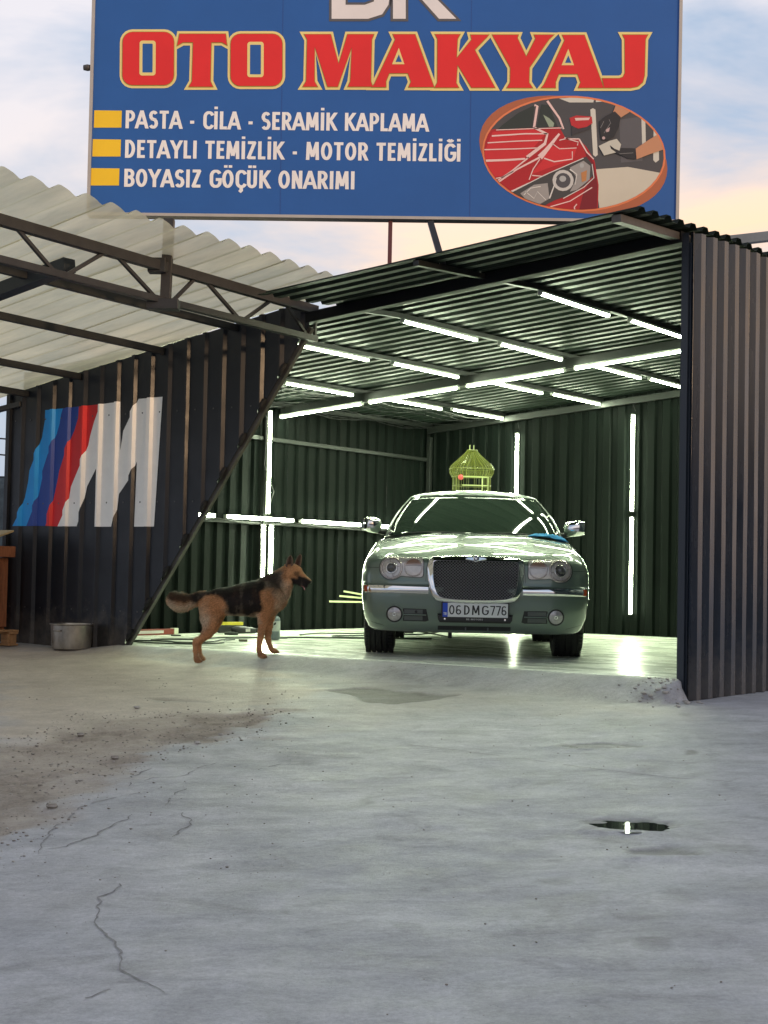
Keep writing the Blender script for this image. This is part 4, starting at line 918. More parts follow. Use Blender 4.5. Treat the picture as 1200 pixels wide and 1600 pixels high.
# solid chrome frame with depth back into the nose
n=len(gin); rows=[(0,.07),(0,.0),(.07,-.008),(.40,-.019),(.70,-.028),(.86,-.030),(.97,-.022),(1,-.004),(1,.05)]; vs=[]
for c,h in rows:
    for a,b in zip(gout,gin): x=lerp(a[0],b[0],c); z=lerp(a[1],b[1],c); vs.append((x,Fg(x,z)+h-.012,z))
mb=MB(); mb.add(vs,[(i*n+k,i*n+(k+1)%n,(i+1)*n+(k+1)%n,(i+1)*n+k) for i in range(len(rows)-1) for k in range(n)]); go=mb.build('grille_frame',CHROME,gr,auto=60)
bm=bmesh.new(); bm.from_mesh(go.data); bmesh.ops.recalc_face_normals(bm,faces=bm.faces); bm.to_mesh(go.data)
patch('grille_backing',gin,-.018,BLK,.0,rings=4,parent=gr,surf=Fg)
gp=np.array(gin)
mb=MB(); sp_=.0245
def clipseg(p,d):
    ts=[]
    for i in range(len(gin)):
        a=gin[i];b=gin[(i+1)%len(gin)]; ex,ey=b[0]-a[0],b[1]-a[1]; den=d[0]*ey-d[1]*ex
        if abs(den)<1e-9: continue
        t=((a[0]-p[0])*ey-(a[1]-p[1])*ex)/den; u=((a[0]-p[0])*d[1]-(a[1]-p[1])*d[0])/den
        if 0<=u<=1: ts.append(t)
    return (min(ts),max(ts)) if len(ts)>=2 else None
for sgn in (-1,1):
    d=(math.cos(R(42)),sgn*math.sin(R(42)))
    nv=(-d[1],d[0])
    for k in range(-34,35):
        p=(nv[0]*k*sp_*.72,.65+nv[1]*k*sp_*.72); r=clipseg(p,d)
        if not r or r[1]-r[0]<.02: continue
        m=6; pts=[]
        for j in range(m+1):
            t=lerp(r[0],r[1],j/m); x,z=p[0]+d[0]*t,p[1]+d[1]*t; pts.append((x,Fg(x,z)-.002-(.002 if sgn>0 else 0),z))
        mb.tube(pts,.0019,4)
mb.build('grille_mesh',mat('mesh_metal',(.38,.38,.39),.35,.9),gr,kind='stuff')
# emblem: small oval with wings
mb=MB(); mb.lathe([(0,-.016),(.018,-.015),(.026,-.009),(.030,.0)],28,'y',c=(0,Fg(0,.82)-.036,.818)); o=mb.build('emblem',CHROME,gr,smooth=True)
mb=MB()
for sx in (-1,1): 
    pts=[(sx*.022,.832),(sx*.062,.830),(sx*.085,.822),(sx*.060,.815),(sx*.022,.806)]
    vs=[(x,Fg(x,z)-.046,z) for x,z in pts]+[(x,Fg(x,z)-.03,z) for x,z in pts]; mb.add(vs,[tuple(range(5)),tuple(range(9,4,-1))]+[(i,(i+1)%5,(i+1)%5+5,i+5) for i in range(5)])
mb.build('emblem_wing',CHROME,gr)
mb=MB(); mb.lathe([(.0105,-.0545),(.014,-.0565),(.0175,-.0545)],20,'y',c=(0,Fg(0,.82),.818)); mb.build('emblem_ring',mat('emblem_dark',(.12,.14,.18),.3,.6),gr,smooth=True)
# headlamps
LENS=bpy.data.materials.new('clear_lens'); LENS.use_nodes=True; t_=LENS.node_tree; t_.nodes.clear()
a1=N('ShaderNodeBsdfTransparent',t_,inp={'Color':(.93,.92,.90,1)}); a2=N('ShaderNodeBsdfGlossy',t_,inp={'Roughness':.03,'Color':(1,1,1,1)}); fr_=N('ShaderNodeFresnel',t_,inp={'IOR':1.5}); a3=N('ShaderNodeMixShader',t_); 
mr_=N('ShaderNodeMath',t_,operation='MULTIPLY_ADD',inp={1:.6,2:.02}); L(fr_.outputs[0],mr_.inputs[0],t_); L(mr_.outputs[0],a3.inputs[0],t_); L(a1.outputs[0],a3.inputs[1],t_); L(a2.outputs[0],a3.inputs[2],t_); a4=N('ShaderNodeOutputMaterial',t_); L(a3.outputs[0],a4.inputs[0],t_)
REFL=mat('lamp_reflector',(.66,.63,.62),.25,.25,var=.15,vscale=40); REF2=mat('lamp_bezel',(.62,.57,.55),.25,.7)
def torus(mb,c,R_,r_,yc,n=36,m=8,sq=1.):
    vs=[]
    for i in range(n):
        a=2*math.pi*i/n
        for j in range(m):
            b=2*math.pi*j/m; q=R_+r_*math.cos(b); x=c[0]+q*math.cos(a); z=c[1]+q*math.sin(a); vs.append((x,yc(x,z)+sq*r_*math.sin(b),z))
    mb.add(vs,[(i*m+j,i*m+(j+1)%m,((i+1)%n)*m+(j+1)%m,((i+1)%n)*m+j) for i in range(n) for j in range(m)])
for sx in (-1,1):
    hl=empty('headlamp',(0,0,0)); hl.parent=car
    c1=(sx*.688,.735); c2=(sx*.508,.742); r1,r2=.096,.080
    hp=[(.428,.790),(.434,.810),(.452,.819),(.52,.822),(.60,.823),(.66,.829)]
    hp+=[(c1[0]*sx+r1*math.cos(R(a)),c1[1]+r1*math.sin(R(a))) for a in range(95,-131,-15)]
    hp+=[(.600,.672),(.575,.668),(.50,.662),(.45,.662),(.432,.670),(.428,.69),(.428,.74)]
    out=[(sx*x,z) for x,z in dens(hp,2)]
    def off2(P,k,o_=(sx*.585,.738)): return [(o_[0]+(x-o_[0])*k,o_[1]+(z-o_[1])*k) for x,z in P]
    patch('lamp_surround',off2(out,1.045),.003,mat('lamp_gap',(.03,.035,.03),.4),.02,parent=hl,cen=(sx*.585,.738))
    patch('reflector',out,.006,REFL,.01,rings=6,parent=hl,cen=(sx*.585,.738))
    mb=MB(); yf=lambda x,z:Fx(x,z)-.010
    torus(mb,c1,.084,.008,yf); mb.build('bezel_ring',REF2,hl,smooth=True)
    mb=MB(); torus(mb,c2,.072,.006,yf); mb.build('bezel_ring',REF2,hl,smooth=True)
    mb=MB(); torus(mb,c1,.043,.007,lambda x,z:Fx(x,z)-.015); mb.build('projector_ring',CHROME,hl,smooth=True)
    mb=MB(); mb.lathe([(0,-.026),(.015,-.024),(.027,-.017),(.036,-.004)],24,'y',c=(c1[0],Fx(*c1)-.010,c1[1])); mb.build('projector_lens',mat('projector_glass',(.10,.10,.10),.05,.3),hl,smooth=True)
    mb=MB(); mb.bar((c2[0]-.068,Fx(c2[0]-.068,c2[1]+.018)-.012,c2[1]+.018),(c2[0]+.068,Fx(c2[0]+.068,c2[1]+.018)-.012,c2[1]+.018),.010,.006,up=(0,1,0)); mb.build('lamp_divider',REF2,hl)
    up=[(c2[0]+.064*math.cos(R(a)),c2[1]+.022+.050*math.sin(R(a))) for a in range(0,181,15)]
    patch('indicator_lens',up,.012,mat('indicator_brown',(.34,.22,.17),.25),.008,rings=3,parent=hl,cen=(c2[0],c2[1]+.035))
    for a in range(0,360,30):
        mb=MB(); q=R(a+12); p1=(c1[0]+.050*math.cos(q),c1[1]+.050*math.sin(q)); p2=(c1[0]+.076*math.cos(q),c1[1]+.076*math.sin(q))
        mb.bar((p1[0],Fx(*p1)-.0095,p1[1]),(p2[0],Fx(*p2)-.0095,p2[1]),.004,.004); 
        if a%90==0: mb.build('reflector_fin',REF2,hl)
    lz=patch('lens_cover',off2(out,1.015),.018,LENS,.03,dome=.016,rings=8,parent=hl,cen=(sx*.585,.738)); 
# bumper trim strips, fog lamps, vents
for sx in (-1,1):
    tp=[(.378,.585),(.44,.596),(.55,.597),(.70,.595),(.80,.592),(.865,.588),(.905,.585)]; bt=[(.905,.537),(.865,.534),(.80,.531),(.70,.529),(.55,.529),(.44,.530),(.385,.534)]
    P=[(sx*x,z) for x,z in dens(tp+bt,3)]
    m_=len(tp)*3-2
    mb=MB(); vs=[]; nn=24
    for i in range(nn+1):
        x=lerp(.382,.905,i/nn)
        for z,o_ in ((.527,.0),(.529,.012),(.545,.020),(.570,.021),(.588,.014),(.596,.0)):
            vs.append((sx*x,Fx(sx*x,z)-o_,z+.002*math.sin(x*3)))
    mb.add(vs,[(i*6+j,i*6+j+1,(i+1)*6+j+1,(i+1)*6+j) for i in range(nn) for j in range(5)]+[tuple(range(6)),tuple(nn*6+j for j in range(5,-1,-1))]); o=mb.build('chrome_trim',CHROME,car,auto=40)
    am=[(sx*.885,.588),(sx*.915,.586),(sx*.915,.538),(sx*.885,.535)]
    patch('side_marker',dens(am,3),.022,mat('amber_marker',(.40,.06,.02),.25),.02,rings=2)
    fc=(sx*.655,.358); fo_=[(fc[0]+.070*math.cos(2*math.pi*k/32),fc[1]+.070*math.sin(2*math.pi*k/32)) for k in range(32)]
    fg=empty('fog_lamp',(0,0,0)); fg.parent=car
    patch('fog_recess',fo_,.0015,BLK,.02,parent=fg)
    mb=MB(); torus(mb,fc,.072,.005,lambda x,z:Fx(x,z)-.002); mb.build('fog_bezel',PAINT,fg,smooth=True)
    fi=[(fc[0]+.055*math.cos(2*math.pi*k/32),fc[1]+.055*math.sin(2*math.pi*k/32)) for k in range(32)]
    patch('fog_reflector',fi,.008,mat('fog_glass',(.42,.40,.40),.18,.3,var=.25,vscale=50),.0,dome=.014,parent=fg)
    mb=MB(); torus(mb,fc,.012,.004,lambda x,z:Fx(x,z)-.021,20,6); mb.build('fog_bulb_shield',CHROME,fg,smooth=True)
    vt=[(sx*.585,.407),(sx*.395,.405),(sx*.375,.312),(sx*.400,.303),(sx*.585,.305)]
    vn=empty('bumper_vent',(0,0,0)); vn.parent=car
    patch('vent_recess',dens(vt,4),.0012,BLK,.02,parent=vn)
    for z0,z1 in ((.365,.399),(.312,.346)):
        q=[(sx*.575,z0),(sx*.575,z1),(sx*.425,z1),(sx*.425,z0)]; patch('vent_insert',dens(q,3),.0035,mat('vent_grey',(.075,.085,.08),.4),.01,rings=2,parent=vn)
    mb=MB(); pts=[(sx*lerp(.395,.585,i/8),Fx(sx*lerp(.395,.585,i/8),.356)-.006,.356) for i in range(9)]; mb.tube(pts,.0055,6); mb.build('vent_bar',PAINT,vn,smooth=True)
    if sx<0: mb=MB(); mb.lathe([(0,-.006),(.012,-.005),(.014,.002)],14,'y',c=(-.478,Fx(-.478,.382)-.004,.382)); mb.build('vent_hole',BLK,vn)
# lower lip and intake
def band(name,x0,x1,z0,z1,off,mt,nn=24,par=None):
    P=[(lerp(x0,x1,i/nn),z1) for i in range(nn+1)]+[(lerp(x1,x0,i/nn),z0) for i in range(nn+1)]; return patch(name,P,off,mt,.02,rings=3,parent=par)
band('lower_intake',-.30,.29,.238,.272,.0015,BLK)
for x in (-.08,.10): mb=MB(); mb.box((x,Fx(x,.255)-.008,.238),(x+.012,Fx(x,.255)+.01,.272)); mb.build('intake_rib',mat('vent_grey',(.075,.085,.08),.4),car)
mb=MB(); vs=[]
pf=patch('plate_recess',dens([(-.305,.372),(-.300,.325),(-.285,.300),(.285,.300),(.300,.325),(.305,.372)],5),.002,BLK,.02)
# number plate
pl=empty('number_plate',(0,0,0)); pl.parent=car
PY=-.055
mb=MB(); mb.box((-.274,PY+.004,.338),(.274,PY+.02,.466)); mb.build('plate_frame',BLK,pl,bevel=.003)
mb=MB(); v4=[(-.300,.356),(-.285,.318),(.285,.318),(.300,.356)]; vs=[(x,PY+.006,z) for x,z in v4]+[(x,PY+.03,z) for x,z in v4]; mb.add(vs,[(0,1,2,3),(7,6,5,4),(0,4,5,1),(1,5,6,2),(2,6,7,3),(3,7,4,0)]); mb.build('plate_frame',BLK,pl)
mb=MB(); mb.box((-.262,PY-.0015,.348),(.262,PY+.003,.460)); mb.build('plate_sheet',mat('plate_white',(.62,.64,.63),.35),pl,bevel=.0015)
mb=MB(); mb.box((-.262,PY-.0028,.348),(-.222,PY-.0016,.460)); mb.build('plate_blue_band',mat('plate_blue',(.012,.06,.45),.35),pl)
def ptext(name,text,x0,x1,z0,h,th,y,mt,gap=.09):
    qs,w_=strokes(text,th,gap); sc=(x1-x0)/w_; mb=MB()
    for q,k in qs: vs=[(x0+a*sc,y-.00025*k,z0+b*h) for a,b in q]; mb.add(vs,[tuple(range(len(vs)))])
    return mb.build(name,mt,pl)
ptext('plate_text','06',-.212,-.112,.367,.077,.115,PY-.003,BLK); ptext('plate_text','DMG',-.094,.104,.367,.077,.115,PY-.003,BLK,.12); ptext('plate_text','776',.117,.252,.367,.077,.115,PY-.003,BLK,.07)
ptext('plate_text','TR',-.256,-.230,.362,.022,.17,PY-.0036,mat('plate_white',(.62,.64,.63),.35)); 
ptext('frame_text','BE-MOTORS',-.072,.062,.3245,.013,.16,PY+.0052,mat('frame_grey',(.30,.30,.30),.4))
for x in (-.245,.24): mb=MB(); mb.lathe([(0,-.005),(.008,-.004),(.009,.002)],12,'y',c=(x,PY+.005,.330)); mb.build('plate_screw',CHROME,pl)
# greenhouse
GHB=dict(hw=.815,z=1.015,yf=1.18,yr=4.30,rf=.42,rr=.35); GHT=dict(hw=.600,z=1.425,yf=2.02,yr=3.42,rf=.16,rr=.2)
def gh(f,xf,front=True):
    b=lambda k:lerp(GHB[k],GHT[k],f); hw=b('hw')+.035*math.sin(math.pi*f)*1.0; n_=3.4
    e=1-(1-min(1,abs(xf))**n_)**(1/n_)
    z=lerp(GHB['z'],GHT['z'],f)+.022*(1-abs(xf)**3.5)*f**1.5 + .012*(1-abs(xf)**2)
    y=(b('yf')-.03*math.sin(math.pi*f)+b('rf')*e) if front else (b('yr')-b('rr')*e)
    return (xf*hw,y,z)
def ghside(f,q,sx): 
    a=gh(f,sx,True);c=gh(f,sx,False); return (a[0],lerp(a[1],c[1],q),a[2])
GF=[0,.1,.2,.3,.4,.5,.6,.7,.8,.88,.94,.98,1.0]; SQ=[.12,.25,.38,.5,.62,.75,.88]
rings=[]
for f in GF:
    r=[gh(f,x) for x in XFS]+[ghside(f,q,1) for q in SQ]+[gh(f,x,False) for x in XFS[::-1]]+[ghside(f,q,-1) for q in SQ[::-1]]; rings.append(r)
n=len(rings[0]); cx_,cy_=0,2.72
for c,h in ((.95,.018),(.86,.032),(.7,.044),(.45,.052),(.15,.054)):
    rings.append([(p[0]*c,cy_+(p[1]-cy_)*c,p[2]*1+(h)*(1-.25*(abs(p[0])/.6)**2)*1.0) for p in rings[len(GF)-1]])
vs=sum(rings,[]); fs=[(i*n+k,i*n+(k+1)%n,(i+1)*n+(k+1)%n,(i+1)*n+k) for i in range(len(rings)-1) for k in range(n)]; vs.append((0,cy_,rings[-1][n//4][2]+.002)); m_=(len(rings)-1)*n
fs+=[(m_+k,m_+(k+1)%n,len(vs)-1) for k in range(n)]; mb=MB(); mb.add(vs,fs); o=mb.build('roof',PAINT,car,smooth=True)
bm=bmesh.new(); bm.from_mesh(o.data); bmesh.ops.recalc_face_normals(bm,faces=bm.faces); 
if sum(f.normal.z*f.calc_area() for f in bm.faces)<0: bmesh.ops.reverse_faces(bm,faces=bm.faces)
bm.to_mesh(o.data)
def pane(name,us,fs_,fn,mt,off=.006,**kw):
    g=[[Vector(fn(u,f)) for u in us] for f in fs_]; vs=[]; R_=len(fs_);C_=len(us)
    for i in range(R_):
        for j in range(C_):
            du=g[i][min(j+1,C_-1)]-g[i][max(j-1,0)]; df=g[min(i+1,R_-1)][j]-g[max(i-1,0)][j]; nn=du.cross(df).normalized()
            if nn.dot(g[i][j]-Vector((0,2.7,1.1)))<0: nn=-nn
            vs.append(g[i][j]+nn*off)
    mb=MB(); mb.add(vs,[(i*C_+j,i*C_+j+1,(i+1)*C_+j+1,(i+1)*C_+j) for i in range(R_-1) for j in range(C_-1)]); o=mb.build(name,mt,car,smooth=True,**kw); solid(o,.004,-1); 
    bm=bmesh.new(); bm.from_mesh(o.data); bmesh.ops.recalc_face_normals(bm,faces=bm.faces)
    f0=bm.faces[:][len(bm.faces)//2]
    if f0.normal.dot(f0.calc_center_median()-Vector((0,2.7,1.1)))<0: bmesh.ops.reverse_faces(bm,faces=bm.faces)
    bm.to_mesh(o.data); return o
xs_=[lerp(-.945,.945,i/28) for i in range(29)]
pane('windscreen_seal',[lerp(-.962,.962,i/28) for i in range(29)],[lerp(.0,.965,i/12) for i in range(13)],lambda u,f:gh(f,u),BLK,.004)
pane('windscreen',xs_,[lerp(.02,.945,i/12) for i in range(13)],lambda u,f:gh(f,u),GLASS,.008)
pane('rear_window',xs_,[lerp(.1,.93,i/12) for i in range(13)],lambda u,f:gh(f,u,False),GLASS,.006)
for sx in (-1,1):
    for q0,q1 in ((.04,.46),(.49,.86)): pane('side_window',[lerp(q0,q1,i/8) for i in range(9)],[lerp(.12,.88,i/8) for i in range(9)],lambda u,f:ghside(f,u,sx),GLASS,.005)
# wipers
for x0,x1 in ((-.62,-.08),(.02,.60)):
    mb=MB(); mb.tube([(lerp(x0,x1,k/8),Vector(gh(.03+.02*math.sin(k/8*3),lerp(x0,x1,k/8)/.815))[1]-.02,Vector(gh(.03+.02*math.sin(k/8*3),lerp(x0,x1,k/8)/.815))[2]+.018) for k in range(9)],.008,6); mb.build('wiper',BLK,car,smooth=True)
# washer jets on the hood
for x in (-.28,.25): mb=MB(); mb.box((x-.012,1.05,1.045),(x+.012,1.075,1.056)); mb.build('washer_jet',BLK,car,bevel=.003)
# mirrors
def superell(c,rx,ry,rz_,e=.55,n=20,m=14):
    vs=[];sg2=lambda v,p:math.copysign(abs(v)**p,v)
    for i in range(m+1):
        v=math.pi*(i/m-.5)
        for k in range(n):
            u=2*math.pi*k/n; vs.append((c[0]+rx*sg2(math.cos(v),e)*sg2(math.cos(u),e),c[1]+ry*sg2(math.cos(v),.9)*sg2(math.sin(u),.9),c[2]+rz_*sg2(math.sin(v),e)))
    return vs,[(i*n+k,i*n+(k+1)%n,(i+1)*n+(k+1)%n,(i+1)*n+k) for i in range(m) for k in range(n)]
for sx in (-1,1):
    mr=empty('door_mirror',(0,0,0)); mr.parent=car
    mb=MB(); cx_=.935; vv,ff=superell((0,0,0),.100,.065,.072)
    rot=Matrix.Rotation(R(sx*(-10 if sx>0 else -24)),3,'Z'); sc_=1.0 if sx>0 else .82
    vv=[tuple(rot@Vector((a*sc_,b,c+.010*sx*a/.1))+Vector((sx*cx_,1.74,1.135))) for a,b,c in vv]; mb.add(vv,ff); mb.build('mirror_housing',CHROME,mr,smooth=True)
    mb=MB(); vs=[tuple(rot@Vector((x,.062,z))+Vector((sx*cx_,1.74,1.135))) for x,z in ((-.085,-.055),(.085,-.055),(.085,.055),(-.085,.055))]; mb.add(vs,[(0,1,2,3)]); mb.build('mirror_glass',mat('mirror_glass',(.9,.9,.9),.02,1.),mr)
    mb=MB(); mb.tube([(sx*.80,1.74,1.065),(sx*.86,1.745,1.072),(sx*.91,1.745,1.085)],[.03,.022,.024],8); mb.build('mirror_arm',BLK,mr,smooth=True)
# wheels
for y in (.95,4.0):
    for sx in (-1,1):
        wh=empty('wheel',(sx*.808,y,.362)); wh.parent=car
        hw=.124; pr=[(.235,-hw+.01),(.25,-hw),(.31,-hw-.004),(.345,-hw+.012),(.3575,-hw+.03)]
        for g in (-.072,-.026,.026,.072): pr+=[(.362,g-.018 if g>-.07 else g-.014),(.362,g-.0055),(.352,g-.0045),(.352,g+.0045),(.362,g+.0055)]
        pr+=[(.3575,hw-.03),(.345,hw-.012),(.31,hw+.004),(.25,hw),(.235,hw-.01)]
        mb=MB(); mb.lathe(pr,72,'x'); mb.build('tyre',RUB,wh,auto=35)
        mb=MB(); mb.lathe([(.235,-.10),(.228,-.09),(.21,0),(.228,.09),(.235,.10)],40,'x'); 
        mb.lathe([(0,sx*.045),(.05,sx*.045),(.06,sx*.02),(0,sx*.0)],24,'x'); mb.build('rim',CHROME,wh,smooth=True)
        for k in range(7):
            a=2*math.pi*k/7; mb=MB(); mb.bar((sx*.04,.04*math.cos(a),.04*math.sin(a)),(sx*.07,.225*math.cos(a),.225*math.sin(a)),.045,.02,up=(1,0,0)); mb.build('spoke',CHROME,wh,bevel=.004)
        mb=MB(); mb.lathe([(.0,-.03*sx),(.16,-.03*sx),(.16,-.045*sx),(0,-.045*sx)],24,'x'); mb.build('brake_disc',mat('brake_disc',(.25,.24,.23),.35,.9),wh)
        mb=MB()       # tread blocks: cross cuts as small raised lugs at the shoulders
        for k in range(60):
            a=2*math.pi*k/60
            for xx in (-.098,.098):
                mb.bar((xx-.018,.3605*math.cos(a),.3605*math.sin(a)),(xx+.018,.3605*math.cos(a+.02),.3605*math.sin(a+.02)),.022,.006,up=(0,math.cos(a),math.sin(a)))
        mb.build('tread_lugs',RUB,wh,kind='stuff')
# underside: exhaust, tow hook and arms seen beneath the bumper
mb=MB(); mb.box((-.60,.35,.205),(.60,4.5,.30)); mb.build('underbody',BLK,car,bevel=.02)
mb=MB(); mb.bar((-.20,.6,.22),(-.20,.6,.15),.035,.03,up=(0,1,0)); mb.build('tow_hook',BLK,car,bevel=.004)
for x0,x1 in ((-.62,-.40),(.30,.62)): mb=MB(); mb.tube([(x0,.95,.26),(lerp(x0,x1,.5),.97,.20),(x1,.95,.21)],.022,8); mb.build('suspension_arm',BLK,car,smooth=True)
mb=MB(); mb.tube([(.32,1.2,.2),(.36,3,.19),(.38,4.8,.2)],.03,8); mb.build('exhaust_pipe',mat('exhaust',(.12,.10,.09),.5,.7),car,smooth=True)
# blue cloth on the hood by the windscreen
mb=MB(); vs=[]; n1,n2=26,16
cloth_o=Vector((.7538+.65*math.cos(CA)+1.16*math.sin(CA),12.1686-.65*math.sin(CA)+1.16*math.cos(CA),1.030))
for j in range(n2+1):
    for i in range(n1+1):
        u=i/n1-.5;v=j/n2-.5; e=1+.25*math.sin(7*u+3*v); h=mn.noise(Vector((u*5,v*5,1.3)))*.030+mn.noise(Vector((u*13,v*11,4)))*.012+.022
        ed=max(abs(u),abs(v))*2; vs.append((u*.29*e,v*.15*e+.02*math.sin(9*u),max(.004,h*(1.15-ed**3))-.075*u**2-.03*u))
mb.add(vs,[(j*(n1+1)+i,j*(n1+1)+i+1,(j+1)*(n1+1)+i+1,(j+1)*(n1+1)+i) for j in range(n2) for i in range(n1)])
o=mb.build('cleaning_cloth',mat('blue_microfibre',(.05,.28,.58),.9,var=.15,vscale=30,bump=.4,bscale=150),None,smooth=True,label='crumpled light blue cloth lying on the car hood below the windscreen',cat='cloth'); o.location=cloth_o; o.rotation_euler=(0,.05,-CA); solid(o,.003,1)

# thin feed cables of the lights, sagging a little between fixings
wires=empty('light_wiring',P0,-TH,'thin black feed cables running along the ceiling beams between the tube lights','wiring')
def wire(pts,nm='cable'):
    Q=[]
    for a,b in zip(pts[:-1],pts[1:]):
        a,b=Vector(a),Vector(b); n=8
        for k in range(n): t=k/n; q=a.lerp(b,t); q.z-=.035*(b-a).length*math.sin(math.pi*t)*rng.uniform(.6,1.1); Q.append(q)
    Q.append(Vector(pts[-1])); mb=MB(); mb.tube(Q,.0045,5); mb.build(nm,BLK,wires,smooth=True)
for s,_ in rows: wire([(s+.035,t,rz(s,t)-.05) for t in (.2,.86,2.1,2.46,3.7,4.24,5.5,5.66,6.88)])
wire([(s,3.80,rz(s,3.85)-.140) for s in (.04,1.27,2.55,3.85,5.1,6.0,6.78)])
wire([(.06,t,1.262) for t in (.5,1.48,2.75,4.1,5.42,6.85)]); wire([(.10,3.50,2.58),(.09,3.47,1.9),(.12,3.62,1.6),(.09,3.50,1.30)])
wire([(3.0,DP-.02,2.86),(3.06,DP-.05,2.72)]); wire([(1.39,DP-.03,2.70),(1.43,DP-.05,2.56)])
# ================================================================ DOG
DZ=-.075; PX=1/626.0
dog_o=Vector((-1.50,12.42,DZ))
dog=empty('dog',dog_o,R(-3),'german shepherd with black saddle and tan legs standing sideways at the shed entrance, looking right','dog')
def dp(zx,zy,y=0.): return (zx*PX-250*PX, y, (635-zy)*PX)
def dtube(mb,pts,n=16):
    """pts: (zx,zy,y,rz_px,ry_px)"""
    P=[Vector(dp(a,b,y)) for a,b,y,_,_ in pts]
    # resample with catmull-rom for smooth tapers
    Q=[];RR=[]
    for i in range(len(P)-1):
        p0,p1,p2,p3=P[max(i-1,0)],P[i],P[i+1],P[min(i+2,len(P)-1)]; r1=pts[i];r2=pts[i+1]
        for k in range(5):
            t=k/5; Q.append(.5*((2*p1)+(p2-p0)*t+(2*p0-5*p1+4*p2-p3)*t*t+(3*p1-p0-3*p2+p3)*t**3)); tt=t*t*(3-2*t); RR.append((lerp(r1[4],r2[4],tt)*PX,lerp(r1[3],r2[3],tt)*PX))
    Q.append(P[-1]); RR.append((pts[-1][4]*PX,pts[-1][3]*PX))
    # explicit rings in the x-z plane of motion (lateral axis = y)
    vs=[];m=len(Q)
    for i,q in enumerate(Q):
        d=(Q[min(i+1,m-1)]-Q[max(i-1,0)]); d.normalize(); lat=Vector((0,1,0)); lat=(lat-d*lat.dot(d)).normalized(); up=d.cross(lat).normalized()
        for k in range(n):
            a=2*math.pi*k/n; vs.append(q+lat*math.cos(a)*RR[i][0]+up*math.sin(a)*RR[i][1])
    fs=[(i*n+k,i*n+(k+1)%n,(i+1)*n+(k+1)%n,(i+1)*n+k) for i in range(m-1) for k in range(n)]
    c0=len(vs); 
    d0=(Q[0]-Q[1]).normalized()*min(RR[0])*.7; d1=(Q[-1]-Q[-2]).normalized()*min(RR[-1])*.7
    vs+= [Q[0]+d0,Q[-1]+d1]; fs+=[((k+1)%n,k,c0) for k in range(n)]+[((m-1)*n+k,(m-1)*n+(k+1)%n,c0+1) for k in range(n)]
    mb.add(vs,fs)
mb=MB()
# trunk: pelvis to chest, then neck
dtube(mb,[(262,325,0,34,30),(300,322,0,52,48),(350,318,0,66,62),(410,316,0,72,70),(470,308,0,82,78),(530,302,0,92,86),(590,296,0,98,84),(640,278,0,84,72),(672,262,0,62,56)],20)
dtube(mb,[(585,258,0,66,48),(625,232,0,62,44),(660,205,0,52,38),(690,180,0,44,33),(712,160,0,40,31)],18)
dtube(mb,[(640,300,0,55,50),(668,262,0,50,42),(690,222,0,40,34),(705,190,0,36,30)],16)      # throat and forechest ruff
# skull, muzzle, jaw
dtube(mb,[(700,160,0,36,30),(722,155,0,38,34),(742,160,0,34,30),(758,174,0,26,22),(775,187,0,21,17),(795,200,0,17,14),(812,208,0,13,11),(819,212,0,9,8)],16)
dtube(mb,[(728,190,0,22,18),(752,208,0,17,15),(775,222,0,12,11),(795,229,0,9,9),(803,230,0,6,7)],12)
# near side is -y (towards the camera)
for sd,off in ((-1,0),(1,1)):
    y=sd*.062
    dx=0 if sd<0 else 26
    # thigh, stifle, shank, hock, pastern, paw
    dtube(mb,[(318,325,sd*.045,66,32),(318,362,sd*.058,66,36),(308,405,y,50,31),(306,445,y,36,24),(292,480,y,24,16),(268,506,y,17,12),(246,522,y,16,12)],16) if sd<0 else dtube(mb,[(322,330,sd*.045,60,30),(325,372,sd*.055,56,32),(318,415,y,44,26),(308,455,y,32,20),(292,486,y,24,15),(270,508,y,18,12),(250,522,y,16,12)],14)
    ex=0 if sd<0 else 7; ez=0 if sd<0 else -6
    dtube(mb,[(250+ex,510+ez,y,15,11),(238+ex,528+ez,y,16,12),(236+ex,560+ez,y,11.5,10),(239+ex,592+ez,y,11,10),(244+ex,612+ez,y,14,12)],14)
    dtube(mb,[(238+ex,618+ez,y,14,15),(252+ex,622+ez,y,14,17),(266+ex,626+ez,y,9,15)],12)
    # forelegs
    if sd<0:
        dtube(mb,[(620,290,-.05,62,30),(604,335,-.062,50,28),(590,380,-.066,33,22),(583,420,-.066,23,16),(577,460,-.066,18,14),(571,505,-.066,17,14),(566,540,-.066,14,12),(566,572,-.066,15,13)],16)
        dtube(mb,[(567,586,-.066,15,15),(582,590,-.066,15,18),(600,595,-.066,10,16)],12)
    else:
        dtube(mb,[(625,300,.05,55,28),(615,345,.06,42,26),(606,390,.062,30,20),(602,430,.062,22,15),(600,470,.062,18,14),(600,505,.062,16,13),(610,540,.062,13,12),(617,560,.062,14,12)],16)
        dtube(mb,[(618,566,.062,13,14),(634,570,.062,13,17),(652,574,.062,9,15)],12)
